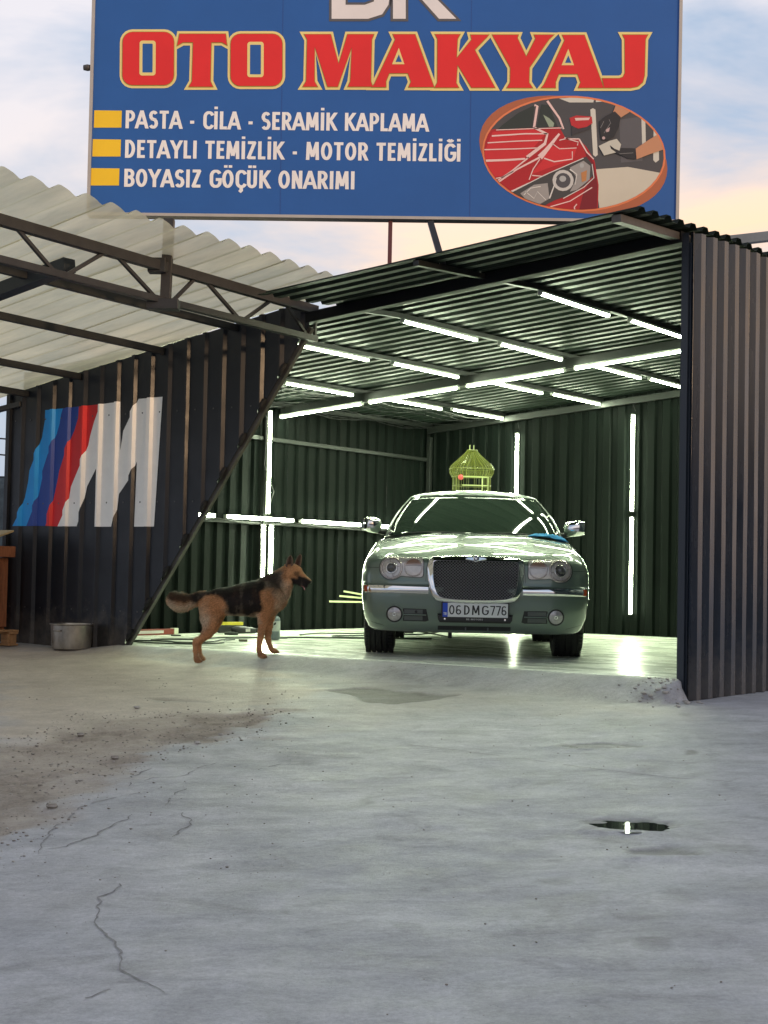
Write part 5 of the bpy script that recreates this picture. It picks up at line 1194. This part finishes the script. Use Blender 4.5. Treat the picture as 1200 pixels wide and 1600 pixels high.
# tail, swept back with the tip curled up
dtube(mb,[(285,290,0,26,22),(250,302,0,28,24),(215,318,0,32,26),(180,328,0,39,31),(148,328,0,46,34),(120,313,0,40,29),(108,294,0,27,20)],16)
o=mb.build('coat_base',mat('tmp',(1,1,1)),dog)
bm=bmesh.new(); bm.from_mesh(o.data); bmesh.ops.recalc_face_normals(bm,faces=bm.faces); bm.to_mesh(o.data)
rmd=o.modifiers.new('r','REMESH'); rmd.mode='VOXEL'; rmd.voxel_size=.0075; smd=o.modifiers.new('s','SMOOTH'); smd.iterations=5; smd.factor=.5
bpy.context.view_layer.update(); dg=bpy.context.evaluated_depsgraph_get(); nm=bpy.data.meshes.new_from_object(o.evaluated_get(dg)); o.modifiers.clear(); o.data=nm; o.name='body'; nm.name='dog_body'
nv=len(nm.vertices); VC=np.zeros(nv*3,np.float32); nm.vertices.foreach_get('co',VC); VC=VC.reshape(-1,3); VN=np.zeros(nv*3,np.float32); nm.vertices.foreach_get('normal',VN); VN=VN.reshape(-1,3)
zx=VC[:,0]/PX+250; zy=635-VC[:,2]/PX
def coatcol(zx,zy,y,seed=0):
    n1=(fbm(zx/90,zy/90,1.5,41,4)-.5); n2=(fbm(zx/25,zy/40,1.0,57,3)-.5)
    j=n1*44+n2*22
    tan=np.array([.56,.28,.125]); pale=np.array([.62,.50,.36]); blk=np.array([.018,.014,.012]); grey=np.array([.17,.14,.105]); cream=np.array([.62,.52,.38]); brn=np.array([.10,.05,.028])
    c=np.tile(tan,(len(zx),1)).astype(float)
    def mx(m,col,k=1.):
        nonlocal c
        m=np.clip(m,0,1)[:,None]*k; c=c*(1-m)+col*m
    P=lambda poly,soft: pip(zx+j,zy+j*.6,poly)/soft+.5
    mx(P([(235,380),(300,400),(285,470),(262,490),(240,505),(228,470),(225,400)],40),pale)               # back of the thigh
    mx(P([(240,340),(300,345),(320,400),(300,440),(235,450)],40),pale,.45)
    mx(P([(400,365),(560,370),(575,420),(390,425)],26),cream,.75)                                         # belly
    mx(P([(640,262),(700,255),(720,300),(690,345),(668,372),(650,350),(660,310)],26),cream,.55)           # chest
    mx(P([(560,165),(690,150),(700,200),(690,250),(650,270),(640,250),(600,250),(560,240)],30),grey)      # mantle of the neck
    mx(P([(590,168),(660,165),(672,205),(665,245),(625,225),(600,200)],26),blk,.75)
    mx(P([(215,285),(260,275),(300,262),(340,235),(400,205),(480,190),(590,185),(612,215),(600,250),(568,262),(578,300),(580,345),(556,372),(500,388),(430,385),(398,372),(402,330),(372,300),(330,288),(280,296),(240,318),(215,330)],16),blk)   # saddle
    mx(P([(215,280),(240,285),(235,318),(180,328),(130,330),(95,322),(90,280),(130,262),(180,290)],24),blk,.9)     # tail top
    mx(P([(232,322),(238,345),(170,395),(110,390),(80,340),(86,300),(100,318),(150,338)],22),cream,.85)
    mx(P([(690,200),(720,205),(735,262),(720,300),(692,300),(680,240)],20),pale,.5)
    mx(P([(688,150),(712,160),(722,205),(706,228),(688,200)],18),tan*1.1,.6)
    mx(P([(722,196),(748,190),(765,182),(790,188),(830,200),(830,245),(780,250),(735,238),(722,222)],9),blk)      # muzzle
    mx(P([(738,160),(762,158),(772,178),(760,186),(742,180)],10),brn,.75)                                  # eye surround
    mx(P([(225,595),(270,595),(275,640),(225,640)],30),brn,.35); mx(P([(555,575),(660,555),(665,610),(555,612)],30),brn,.4)
    mx(np.clip((abs(n1)-.10)*3,0,.45),brn,.6); mx(np.clip((n2-.10)*4,0,.5),pale,.22)
    return c
vcol=coatcol(zx,zy,VC[:,1])
ca=nm.color_attributes.new('coat','FLOAT_COLOR','POINT'); ca.data.foreach_set('color',np.hstack([vcol,np.ones((nv,1))]).astype(np.float32).ravel())
FUR=mat('dog_coat',(1,1,1),.62,vcol='coat',spec=.25)
nm.materials.clear(); nm.materials.append(FUR); nm.polygons.foreach_set('use_smooth',[True]*len(nm.polygons))
# short fur: leaning blades over the whole body, longer on neck, thigh back and tail
rs=np.random.RandomState(3); K=120000; ids=rs.randint(0,nv,K); bv=[];
c0=VC[ids]+rs.normal(0,.002,(K,3)); nn=VN[ids]; zx_,zy_=zx[ids],zy[ids]
flow=np.stack([-.8*np.ones(K),rs.normal(0,.12,K),-.45+rs.normal(0,.12,K)],1)
onleg=(zy_>420)|((zx_<400)&(zy_>380)); flow[onleg]=np.stack([-.15*np.ones(onleg.sum()),rs.normal(0,.1,onleg.sum()),-.95*np.ones(onleg.sum())],1)
head=(zx_>700)&(zy_<230); 
ln_=.011+.004*rs.rand(K); ln_[(zx_>560)&(zx_<715)&(zy_<300)]=.024; ln_[(zx_<265)&(zy_<400)]=.030; ln_[(zx_<300)&(zy_>=340)&(zy_<480)]=.022; ln_[(zy_>360)&(zy_<425)&(zx_>380)&(zx_<600)]=.020; ln_[(zx_<200)]=.036; ln_[head]=.006; ln_[zy_>480]=.007
flow[(zx_<235)]=np.stack([-.8*np.ones((zx_<235).sum()),rs.normal(0,.2,(zx_<235).sum()),-.25+rs.normal(0,.3,(zx_<235).sum())],1)
tang=flow-nn*np.sum(flow*nn,1)[:,None]; tang/=np.linalg.norm(tang,axis=1)[:,None]+1e-6
d=tang*.80+nn*(.34+.25*rs.rand(K))[:,None]; side=np.cross(d,nn); side/=np.linalg.norm(side,axis=1)[:,None]+1e-6
wd=(.0015+.0010*rs.rand(K))[:,None]
tri=np.stack([c0-side*wd,c0+side*wd,c0+d*ln_[:,None]],1).reshape(-1,3)
fm_=bpy.data.meshes.new('fur'); fm_.vertices.add(K*3); fm_.vertices.foreach_set('co',tri.astype(np.float32).ravel()); fm_.loops.add(K*3); fm_.loops.foreach_set('vertex_index',np.arange(K*3)); fm_.polygons.add(K); fm_.polygons.foreach_set('loop_start',np.arange(0,K*3,3)); fm_.polygons.foreach_set('loop_total',np.full(K,3)); fm_.update(calc_edges=True)
fc=vcol[ids]*(.45+1.0*rs.rand(K))[:,None]; fc=np.repeat(fc,3,0); ca=fm_.color_attributes.new('coat','FLOAT_COLOR','POINT'); ca.data.foreach_set('color',np.hstack([fc,np.ones((K*3,1))]).astype(np.float32).ravel())
fm_.materials.append(FUR); fo_=bpy.data.objects.new('fur',fm_); COL.objects.link(fo_); fo_.parent=dog; fo_['kind']='stuff'
# ears: cupped triangles
EARM=mat('ear_brown',(.12,.065,.04),.7,var=.4,vscale=40); EARI=mat('ear_inner',(.22,.13,.10),.8)
for (bx,bz,tx,tz,y,wd_) in ((708,138,714,74,-.030,26),(744,132,762,66,.026,22)):
    mb=MB(); vs=[]; 
    for i in range(7):
        q=i/6; hw=wd_*PX*math.sqrt(max(0,1-q**1.6))*.95
        for k in range(7):
            a=R(lerp(-150,150,k/6)); cx,cz=lerp(bx,tx,q),lerp(bz,tz,q); p=Vector(dp(cx,cz,y))
            vs.append(p+Vector((math.sin(a)*hw*.85,(-math.cos(a))*-hw*.55+ (.006*(1-q)),0)))
    mb.add(vs,[(i*7+k,i*7+k+1,(i+1)*7+k+1,(i+1)*7+k) for i in range(6) for k in range(6)]); o=mb.build('ear',EARM,dog,smooth=True); solid(o,.004)
for y in (-.0225,.0225):
    mb=MB(); v_,f_=superell(dp(753,171,y*1.02),.0055,.0045,.0055,1,12,8); mb.add(v_,f_); mb.build('eye',mat('dog_eye',(.02,.01,.006),.05,spec=.9),dog,smooth=True)
mb=MB(); v_,f_=superell(dp(820,209,0),.009,.011,.008,.9,12,8); mb.add(v_,f_); mb.build('nose',mat('dog_nose',(.012,.012,.013),.3),dog,smooth=True)
mb=MB(); mb.tube([dp(770,228,0),dp(785,238,0),dp(790,252,-.004)],[(.012,.004),(.012,.004),(.008,.003)],10); mb.build('tongue',mat('tongue',(.62,.16,.20),.3),dog,smooth=True)
for (x,z,y) in ((268,628,-.062),(602,597,-.066),(654,576,.062)):
    for k in (-1,0,1): mb=MB(); mb.tube([dp(x-14,z-3,y+k*.009),dp(x,z-1,y+k*.0095),dp(x+6,z+3,y+k*.0095)],[.0078,.0075,.004],8); mb.build('toe',mat('toe_fur',(.20,.09,.045),.7),dog,smooth=True)
# ================================================================ THINGS BY THE WALL
p=GW(1.03,-.245); pot=empty('cooking_pot',(p.x,p.y,zat(p.x,p.y)+.002),0,'large round stained aluminium pot on the ground against the dark front wall','pot')
mb=MB(); mb.lathe([(0,.0),(.150,.0),(.170,.006),(.176,.03),(.182,.14),(.187,.214),(.194,.218),(.197,.224),(.194,.229),(.184,.228),(.178,.215),(.172,.05),(.160,.012),(0,.010)],56)
mb.build('pot_body',mat('stained_aluminium',(.36,.33,.29),.36,.8,var=.6,vscale=5,bump=.15,bscale=30,stretch=(1,1,.5),rvar=.12),pot,auto=50)
for sx in (-1,1):
    mb=MB(); mb.tube([(sx*.184,-.045,.17),(sx*.205,-.04,.168),(sx*.214,0,.166),(sx*.205,.04,.168),(sx*.184,.045,.17)],.006,6)
    o=mb.build('handle',mat('stained_aluminium',(.36,.33,.29),.36,.8),pot,smooth=True); o.rotation_euler=(0,0,R(60))
WOOD=mat('pallet_wood',(.40,.22,.10),.8,var=.35,vscale=9,bump=.4,bscale=40,stretch=(.3,3,3)); WOODD=mat('old_red_wood',(.28,.105,.045),.85,var=.45,vscale=14,bump=.5,bscale=50,stretch=(3,3,.5)); WOODL=mat('lid_wood',(.36,.30,.17),.8,var=.3,vscale=6,bump=.3,bscale=30)
p=GW(.0,-.42); zp=zat(p.x,p.y)+.003
pal=empty('pallet',(p.x,p.y,zp),-TH,'orange brown wooden pallet on the ground at the left edge under the crate','pallet')
for x in (-.66,-.20,.28):       # blocks, boards, runners (local s to the right)
    for y in (-.30,.0): mb=MB(); mb.box((x,y,.018),(x+.10,y+.10,.105)); mb.build('block',WOOD,pal,bevel=.004)
for y in (-.30,.0): mb=MB(); mb.box((-.68,y-.004,0),(.40,y+.104,.018)); mb.build('runner',WOOD,pal,bevel=.003)
for y in (-.30,.0): mb=MB(); mb.box((-.68,y-.002,.106),(.40,y+.102,.126)); mb.build('stringer',WOOD,pal,bevel=.003)
for k in range(6): x=-.68+k*.198; mb=MB(); mb.box((x,-.31,.127),(x+.088,.11,.145)); mb.build('deck_board',WOOD,pal,bevel=.003)
cr_=empty('wooden_crate',(p.x,p.y,zp+.147),-TH,'tall reddish wooden crate with a sloping lid standing on the pallet','crate')
for k in range(9): x=-.66+k*.098; mb=MB(); mb.box((x,-.272+.002*(k%3),.02),(x+.088+.004*(k%2),-.250,.66)); mb.build('plank',WOODD,cr_,bevel=.002)
for k in range(4): y=-.245+k*.088; mb=MB(); mb.box((.212,y,.02),(.236-.003*(k%2),y+.080,.66)); mb.build('plank',WOODD,cr_,bevel=.002)
mb=MB(); mb.box((-.67,-.25,.0),(.21,.09,.66)); mb.build('inner_box',WOODD,cr_)
mb=MB(); mb.box((.175,-.300,.0),(.245,-.274,.665)); mb.build('corner_batten',WOOD,cr_,bevel=.003)
mb=MB(); mb.box((-.70,-.330,.665),(.330,.10,.765)); mb.build('top_rail',WOODD,cr_,bevel=.004)
mb=MB(); vs=[(-.74,-.36,.768),(.36,-.36,.768),(.30,.10,.900),(-.74,.10,.900)]; vs+=[(x,y,z+.018) for x,y,z in vs]; mb.add(vs,[(3,2,1,0),(4,5,6,7),(0,1,5,4),(1,2,6,5),(2,3,7,6),(3,0,4,7)]); mb.build('lid_board',WOODL,cr_,bevel=.002)
# dark netted fence and cables far left
fe=empty('net_fence',(-6.3,17.2,-.1),0,'dark green netted fence beyond the left end of the shed','fence')
mb=MB(); vs=[]
for i in range(60):
    for j in range(14): vs.append((-3.4+6.4*i/59,.03*math.sin(i*.8+j*.35)+.02*mn.noise(Vector((i*.4,j*.5,0))),1.80*j/13+.012*math.sin(i*.5)*(j==13)))
mb.add(vs,[(i*14+j,(i+1)*14+j,(i+1)*14+j+1,i*14+j+1) for i in range(59) for j in range(13)]); o=mb.build('net',mat('fence_net',(.10,.12,.125),.85,var=.45,vscale=10,bump=.5,bscale=25),fe,smooth=True); solid(o,.003)
for k in range(4): mb=MB(); mb.tube([(-3.3+k*2.1,.06,-.1),(-3.3+k*2.1,.06,1.9)],.025,8); mb.build('fence_post',SD,fe)
mb=MB(); mb.tube([(-3.4,.05,1.80),(3.0,.05,1.80)],.018,8); mb.build('top_rail',SD,fe)
for k,(z0,lb) in enumerate(((4.08,'upper thin overhead cable left of the shed'),(3.67,'lower thin overhead cable left of the shed'))):
    mb=MB(); mb.tube([(lerp(-32,-6,i/24),40+.4*k,z0+.35*((i/24-.85)*1.2)**2*4-(i/24-.84)*2.0) for i in range(25)],.022,5); o=mb.build('overhead_cable',BLK,label=lb,cat='cable',group='overhead cables',smooth=True)
# steel frame of the neighbouring canopy behind the right side
rb=empty('steel_gantry',(9.0,29.9,-.3),0,'blue grey steel beam frame behind the shed at the right edge','gantry')
SB=mat('blue_grey_steel',(.12,.15,.18),.5,.2,var=.2,vscale=3)
mb=MB(); mb.bar((-3.6,0,7.62),(4,0,8.62),.2,.19); mb.build('beam',SB,rb,bevel=.01)
mb=MB(); mb.bar((-3.2,.6,7.40),(4,.6,8.30),.2,.16); mb.build('beam',SB,rb,bevel=.01)
for x in (-3.3,3.8): mb=MB(); mb.bar((x,.2,-.0),(x,.2,7.4 if x<0 else 8.3),.2,.2,up=(0,1,0)); mb.build('column',SB,rb)
# ================================================================ THINGS ON THE SHED FLOOR
def gempty(name,s,t,z,label,cat,rz=0.,group=None): q=GW(s,t,z); return empty(name,(q.x,q.y,q.z),-TH+rz,label,cat,group)
rd=gempty('spirit_level',.16,1.62,.002,'red and white long tool lying on the floor by the diagonal wall edge','tool',R(90))
mb=MB(); mb.box((-.42,-.03,0),(.34,.03,.060)); mb.build('case',mat('tool_red',(.22,.035,.025),.45,var=.2,vscale=8),rd,bevel=.006)
mb=MB(); mb.box((-.30,-.034,.016),(.18,-.0305,.046)); mb.build('label_strip',mat('pale_strip',(.55,.52,.50),.5),rd)
mb=MB(); mb.box((.342,-.032,0),(.405,.032,.066)); mb.build('end_block',mat('cream_block',(.62,.62,.50),.5),rd,bevel=.005)
mb=MB(); mb.box((.05,-.12,.0),(.15,-.08,.012)); setp(mb.build('rubber_scrap',BLK,None,bevel=.003,label='small black scrap on the floor in front of the red tool',cat='scrap')); bpy.data.objects['rubber_scrap'].location=GW(.30,1.75,.002)
po=gempty('polishing_machine',.62,2.62,.002,'black hand polisher lying on the floor behind the dog','polisher',R(58))
mb=MB(); mb.tube([(-.17,0,.045),(-.12,0,.052),(-.03,0,.050),(.05,0,.045),(.10,0,.042)],[.032,.042,.040,.034,.03],14); mb.build('motor_body',mat('tool_black',(.02,.02,.022),.4),po,smooth=True)
mb=MB(); mb.tube([(.09,0,.045),(.16,.01,.05),(.24,.02,.052)],[.028,.024,.026],10); mb.build('grip',mat('tool_black',(.02,.02,.022),.4),po,smooth=True)
mb=MB(); mb.lathe([(0,.0),(.07,.0),(.078,.012),(.07,.026),(.03,.034),(0,.034)],24,c=(-.17,-.01,0)); mb.build('pad',mat('pad_dark',(.03,.035,.03),.8),po,smooth=True)
mb=MB(); mb.box((-.02,-.0405,.035),(.03,-.030,.065)); mb.build('sticker',mat('pale_strip',(.55,.52,.50),.5),po)
p2=gempty('yellow_tool',.30,2.75,.11,'yellow bar of a tool seen behind the dog belly','tool',R(60))
mb=MB(); mb.box((-.16,-.02,-.105),(.10,.02,-.02)); mb.build('case',mat('tool_black',(.02,.02,.022),.4),p2,bevel=.01)
mb=MB(); mb.box((-.20,-.018,-.018),(.12,.018,.016)); mb.build('yellow_bar',mat('tool_yellow',(.62,.52,.05),.45),p2,bevel=.004)
bt=gempty('spray_bottle',1.52,2.02,.002,'grey blue can with black and white label standing behind the dog front legs','bottle')
mb=MB(); mb.lathe([(0,0),(.048,0),(.050,.006),(.050,.19),(.046,.215),(.03,.232),(.022,.236),(0,.236)],28); mb.build('can_body',mat('can_grey',(.16,.19,.21),.35,.3),bt,auto=50)
mb=MB(); mb.lathe([(.0505,.085),(.0512,.087),(.0512,.185),(.0505,.187)],28); mb.build('label_wrap',mat('can_label',(.45,.47,.46),.5),bt,smooth=True)
for a,z in ((-70,.14),(-120,.12),(-95,.165),(-100,.105)):
    mb=MB(); vs=[]
    for k in range(5):
        for h in (0,.022): q=R(a+k*7-TH*57.3*0); vs.append((.0516*math.cos(q),.0516*math.sin(q),z+h+k*.004))
    mb.add(vs,[(2*k,2*k+2,2*k+3,2*k+1) for k in range(4)]); mb.build('label_mark',BLK,bt)
mb=MB(); mb.lathe([(0,.236),(.014,.236),(.014,.262),(.010,.270),(0,.270)],16); mb.build('cap',BLK,bt)
# cables on the floor
def cable(pts,r,label,mt=BLK,name='power_cable',group='cables on the shed floor'):
    P=[GW(s,t,z) for s,t,z in pts]; Q=[]
    for i in range(len(P)-1):
        p0,p1,p2_,p3=P[max(i-1,0)],P[i],P[i+1],P[min(i+2,len(P)-1)]
        for k in range(7): t=k/7; Q.append(.5*((2*p1)+(p2_-p0)*t+(2*p0-5*p1+4*p2_-p3)*t*t+(3*p1-p0-3*p2_+p3)*t**3))
    Q.append(P[-1]); o0=Q[0].copy(); mb=MB(); mb.tube([q-o0 for q in Q],r,6); o=mb.build(name,mt,None,smooth=True,label=label,cat='cable',group=group); o.location=o0
GCB=mat('cable_green_black',(.03,.04,.03),.5)
cable([(1.05,.75,.008),(1.0,.95,.01),(1.15,1.35,.008),(1.05,1.75,.01),(1.25,2.2,.008),(1.45,2.6,.009),(1.75,2.9,.008),(2.0,3.25,.01),(2.35,3.6,.008)],.009,'dark cable running straight across the floor from the left edge to the car wheel',GCB)
cable([(1.02,.55,.008),(1.30,.70,.010),(1.55,.62,.008),(1.62,.95,.01),(1.35,1.40,.008),(1.20,1.90,.010),(1.45,2.30,.008)],.008,'looped dark cable nearest the diagonal wall edge',GCB)
cable([(1.04,.40,.008),(1.45,.36,.009),(1.78,.50,.01),(1.80,.90,.009),(1.50,1.30,.01),(1.40,1.55,.01)],.007,'thin twisted cable closest to the entrance behind the dog hind leg',GCB)
cable([(1.05,3.0,.01),(.90,3.5,.012),(1.10,3.9,.01),(1.45,3.9,.03),(1.50,3.5,.012),(1.35,3.2,.01),(1.6,3.0,.01),(2.0,3.2,.01)],.008,'tangled cable loop between the can and the car',GCB)
cable([(1.2,4.2,.01),(1.35,4.5,.05),(1.55,4.75,.10),(1.75,4.70,.05),(1.65,4.4,.012),(1.5,4.15,.02),(1.75,4.0,.07),(2.0,4.2,.03),(2.25,4.1,.01)],.008,'cable coil rising off the floor beside the car wheel',GCB)
mb=MB(); mb.box((-.04,-.025,0),(.04,.025,.022)); o=mb.build('socket_strip',mat('socket_brown',(.12,.11,.07),.5),None,bevel=.003,label='small dark socket block on the floor behind the dog',cat='socket'); o.location=GW(1.62,1.42,.002); o.rotation_euler=(0,0,.2)
# pale rods sticking out beyond the car side, resting on a trestle behind
RODM=mat('pale_rod',(.60,.62,.36),.45)
tr=empty('tool_box',(.02,17.65,0),.1,'low dark box behind the car rear wheel carrying pale rods','box')
mb=MB(); mb.box((-.14,-.16,0),(.34,.16,.30)); mb.build('box_body',BLK,tr,bevel=.008)
mb=MB(); mb.box((-.15,-.17,.302),(.35,.17,.33)); mb.build('box_lid',BLK,tr,bevel=.008)
for k,(a,b,lb) in enumerate((((-.615,17.52,.350),(.30,17.60,.350),'lowest and longest pale rod pointing left of the car'),((-.50,17.60,.415),(.26,17.68,.356),'middle pale rod of the three beside the car'),((-.455,17.68,.47),(.22,17.74,.362),'top pale rod slanting up beside the car'))):
    a=Vector(a);b=Vector(b); mb=MB(); mb.bar((0,0,0),b-a,.024,.020); o=mb.build('pale_rod',RODM,None,bevel=.002,label=lb,cat='rod',group='pale rods beside the car'); o.location=a
# ornate yellow bird cage on a stand behind the car
bc=empty('bird_cage',(1.075,18.55,0),.15,'yellow wire bird cage with an onion shaped top behind the car roof','bird cage')
CAGE=mat('cage_yellow',(.13,.145,.025),.35); CPLA=bpy.data.materials.new('cage_plastic'); CPLA.use_nodes=True; b_=CPLA.node_tree.nodes['Principled BSDF']; b_.inputs['Base Color'].default_value=(.16,.18,.03,1); b_.inputs['Alpha'].default_value=.35; b_.inputs['Roughness'].default_value=.2
mb=MB(); mb.tube([(0,0,.02),(0,0,1.53)],.016,8); mb.build('stand_pole',STEELG,bc)
mb=MB(); mb.lathe([(0,0),(.2,0),(.19,.02),(.03,.035),(0,.035)],24); mb.build('stand_foot',STEELG,bc)
mb=MB(); mb.box((-.235,-.17,1.53),(.235,.17,1.59)); mb.build('tray',CAGE,bc,bevel=.008)
def onion(z): 
    pr=[(1.59,.225),(1.90,.225),(1.905,.235),(1.95,.262),(2.00,.268),(2.05,.245),(2.10,.19),(2.15,.135),(2.20,.085),(2.235,.06)]
    for (z0,r0),(z1,r1) in zip(pr[:-1],pr[1:]):
        if z<=z1: return lerp(r0,r1,max(0,(z-z0)/(z1-z0)))
    return .05
zs=[1.59,1.75,1.895,1.92,1.95,1.98,2.01,2.04,2.07,2.10,2.13,2.16,2.19,2.22,2.235]
def sq(a,r,z): 
    k=sst(1.92,2.2,z)*.5+.5; e=.5+.5*(k-.5); c,s_=math.cos(a),math.sin(a)
    return (r*math.copysign(abs(c)**e,c),.75*r*math.copysign(abs(s_)**e,s_),z)
mb=MB()
for k in range(36): a=2*math.pi*k/36; mb.tube([sq(a,onion(z),z) for z in zs],.0026,4)
mb.build('wires',CAGE,bc,kind='stuff')
for z in (1.59,1.70,1.79,1.905,2.0,2.235):
    mb=MB(); mb.tube([sq(2*math.pi*k/32,onion(z)+.002,z) for k in range(33)],.004 if z<2.2 else .006,5,cap=False); mb.build('ring',CAGE,bc,smooth=True)
mb=MB(); vs=[];
for z in zs[2:]: 
    for k in range(32): vs.append(sq(2*math.pi*k/32,onion(z)-.004,z))
mb.add(vs,[(i*32+k,i*32+(k+1)%32,(i+1)*32+(k+1)%32,(i+1)*32+k) for i in range(len(zs)-3) for k in range(32)]); mb.build('dome_shell',CPLA,bc,smooth=True)
for z in (1.79,1.895): mb=MB(); mb.box((-.15,-.182,z-.007),(.16,-.172,z+.007)); mb.build('front_bar',mat('cage_pale',(.42,.46,.20),.4),bc)
for x in (.10,.17): mb=MB(); mb.box((x-.005,-.181,1.6),(x+.005,-.173,1.9)); mb.build('front_bar',mat('cage_pale',(.42,.46,.20),.4),bc)
for x in (-.028,.022): mb=MB(); mb.bar((x,0,2.235),(x,0,2.30),.009,.009,up=(0,1,0)); mb.build('top_prong',mat('cage_pale',(.42,.46,.20),.4),bc)
mb=MB(); v_,f_=superell((-.175,-.185,1.885),.034,.02,.034,1,16,10); mb.add(v_,f_); mb.build('red_cup',mat('cup_red',(.55,.07,.07),.4),bc,smooth=True)
mb=MB(); mb.box((-.03,-.06,1.60),(.06,.04,1.70)); mb.build('feeder',mat('cage_pale',(.42,.46,.20),.4),bc,bevel=.01)

# row of low street buildings to the right of the yard, out of the picture: they hide the low sun from the ground
sb=MB(); az=SUN_AZ; cd=Vector((math.sin(az),math.cos(az),0)); ld=Vector((cd.y,-cd.x,0)); c0=Vector((2,9,0))+cd*26
for k,(a,b,h) in enumerate(((-60,-22,5.2),(-22,-4,4.6),(-4,16,4.35),(16,60,5.0))):
    vs=[]
    for z in (-1.2,h):
        for q,e in ((a,0),(b,0),(b,9),(a,9)): vs.append(c0+ld*q+cd*(e+.05*k)+Vector((0,0,z)))
    sb.add(vs,[(3,2,1,0),(4,5,6,7),(0,1,5,4),(1,2,6,5),(2,3,7,6),(3,0,4,7)])
    n_=int((b-a)/3)
    for i in range(n_):
        q=a+1.2+i*3
        if q+1.4>b: continue
        for q0,q1,z0,z1,d0,d1 in ((q-.08,q+1.48,1.35,1.43,-.14,.05),(q-.08,q+1.48,2.85,2.93,-.10,.05),(q-.08,q,1.43,2.85,-.08,.05),(q+1.4,q+1.48,1.43,2.85,-.08,.05)):
            vs=[c0+ld*u_+cd*(v_+.05*k)+Vector((0,0,z_)) for z_ in (z0,z1) for u_,v_ in ((q0,d0),(q1,d0),(q1,d1),(q0,d1))]
            sb.add(vs,[(3,2,1,0),(4,5,6,7),(0,1,5,4),(1,2,6,5),(2,3,7,6),(3,0,4,7)])
sb.build('street_buildings',mat('far_render',(.22,.20,.19),.85,var=.3,vscale=.6),None,kind='structure')
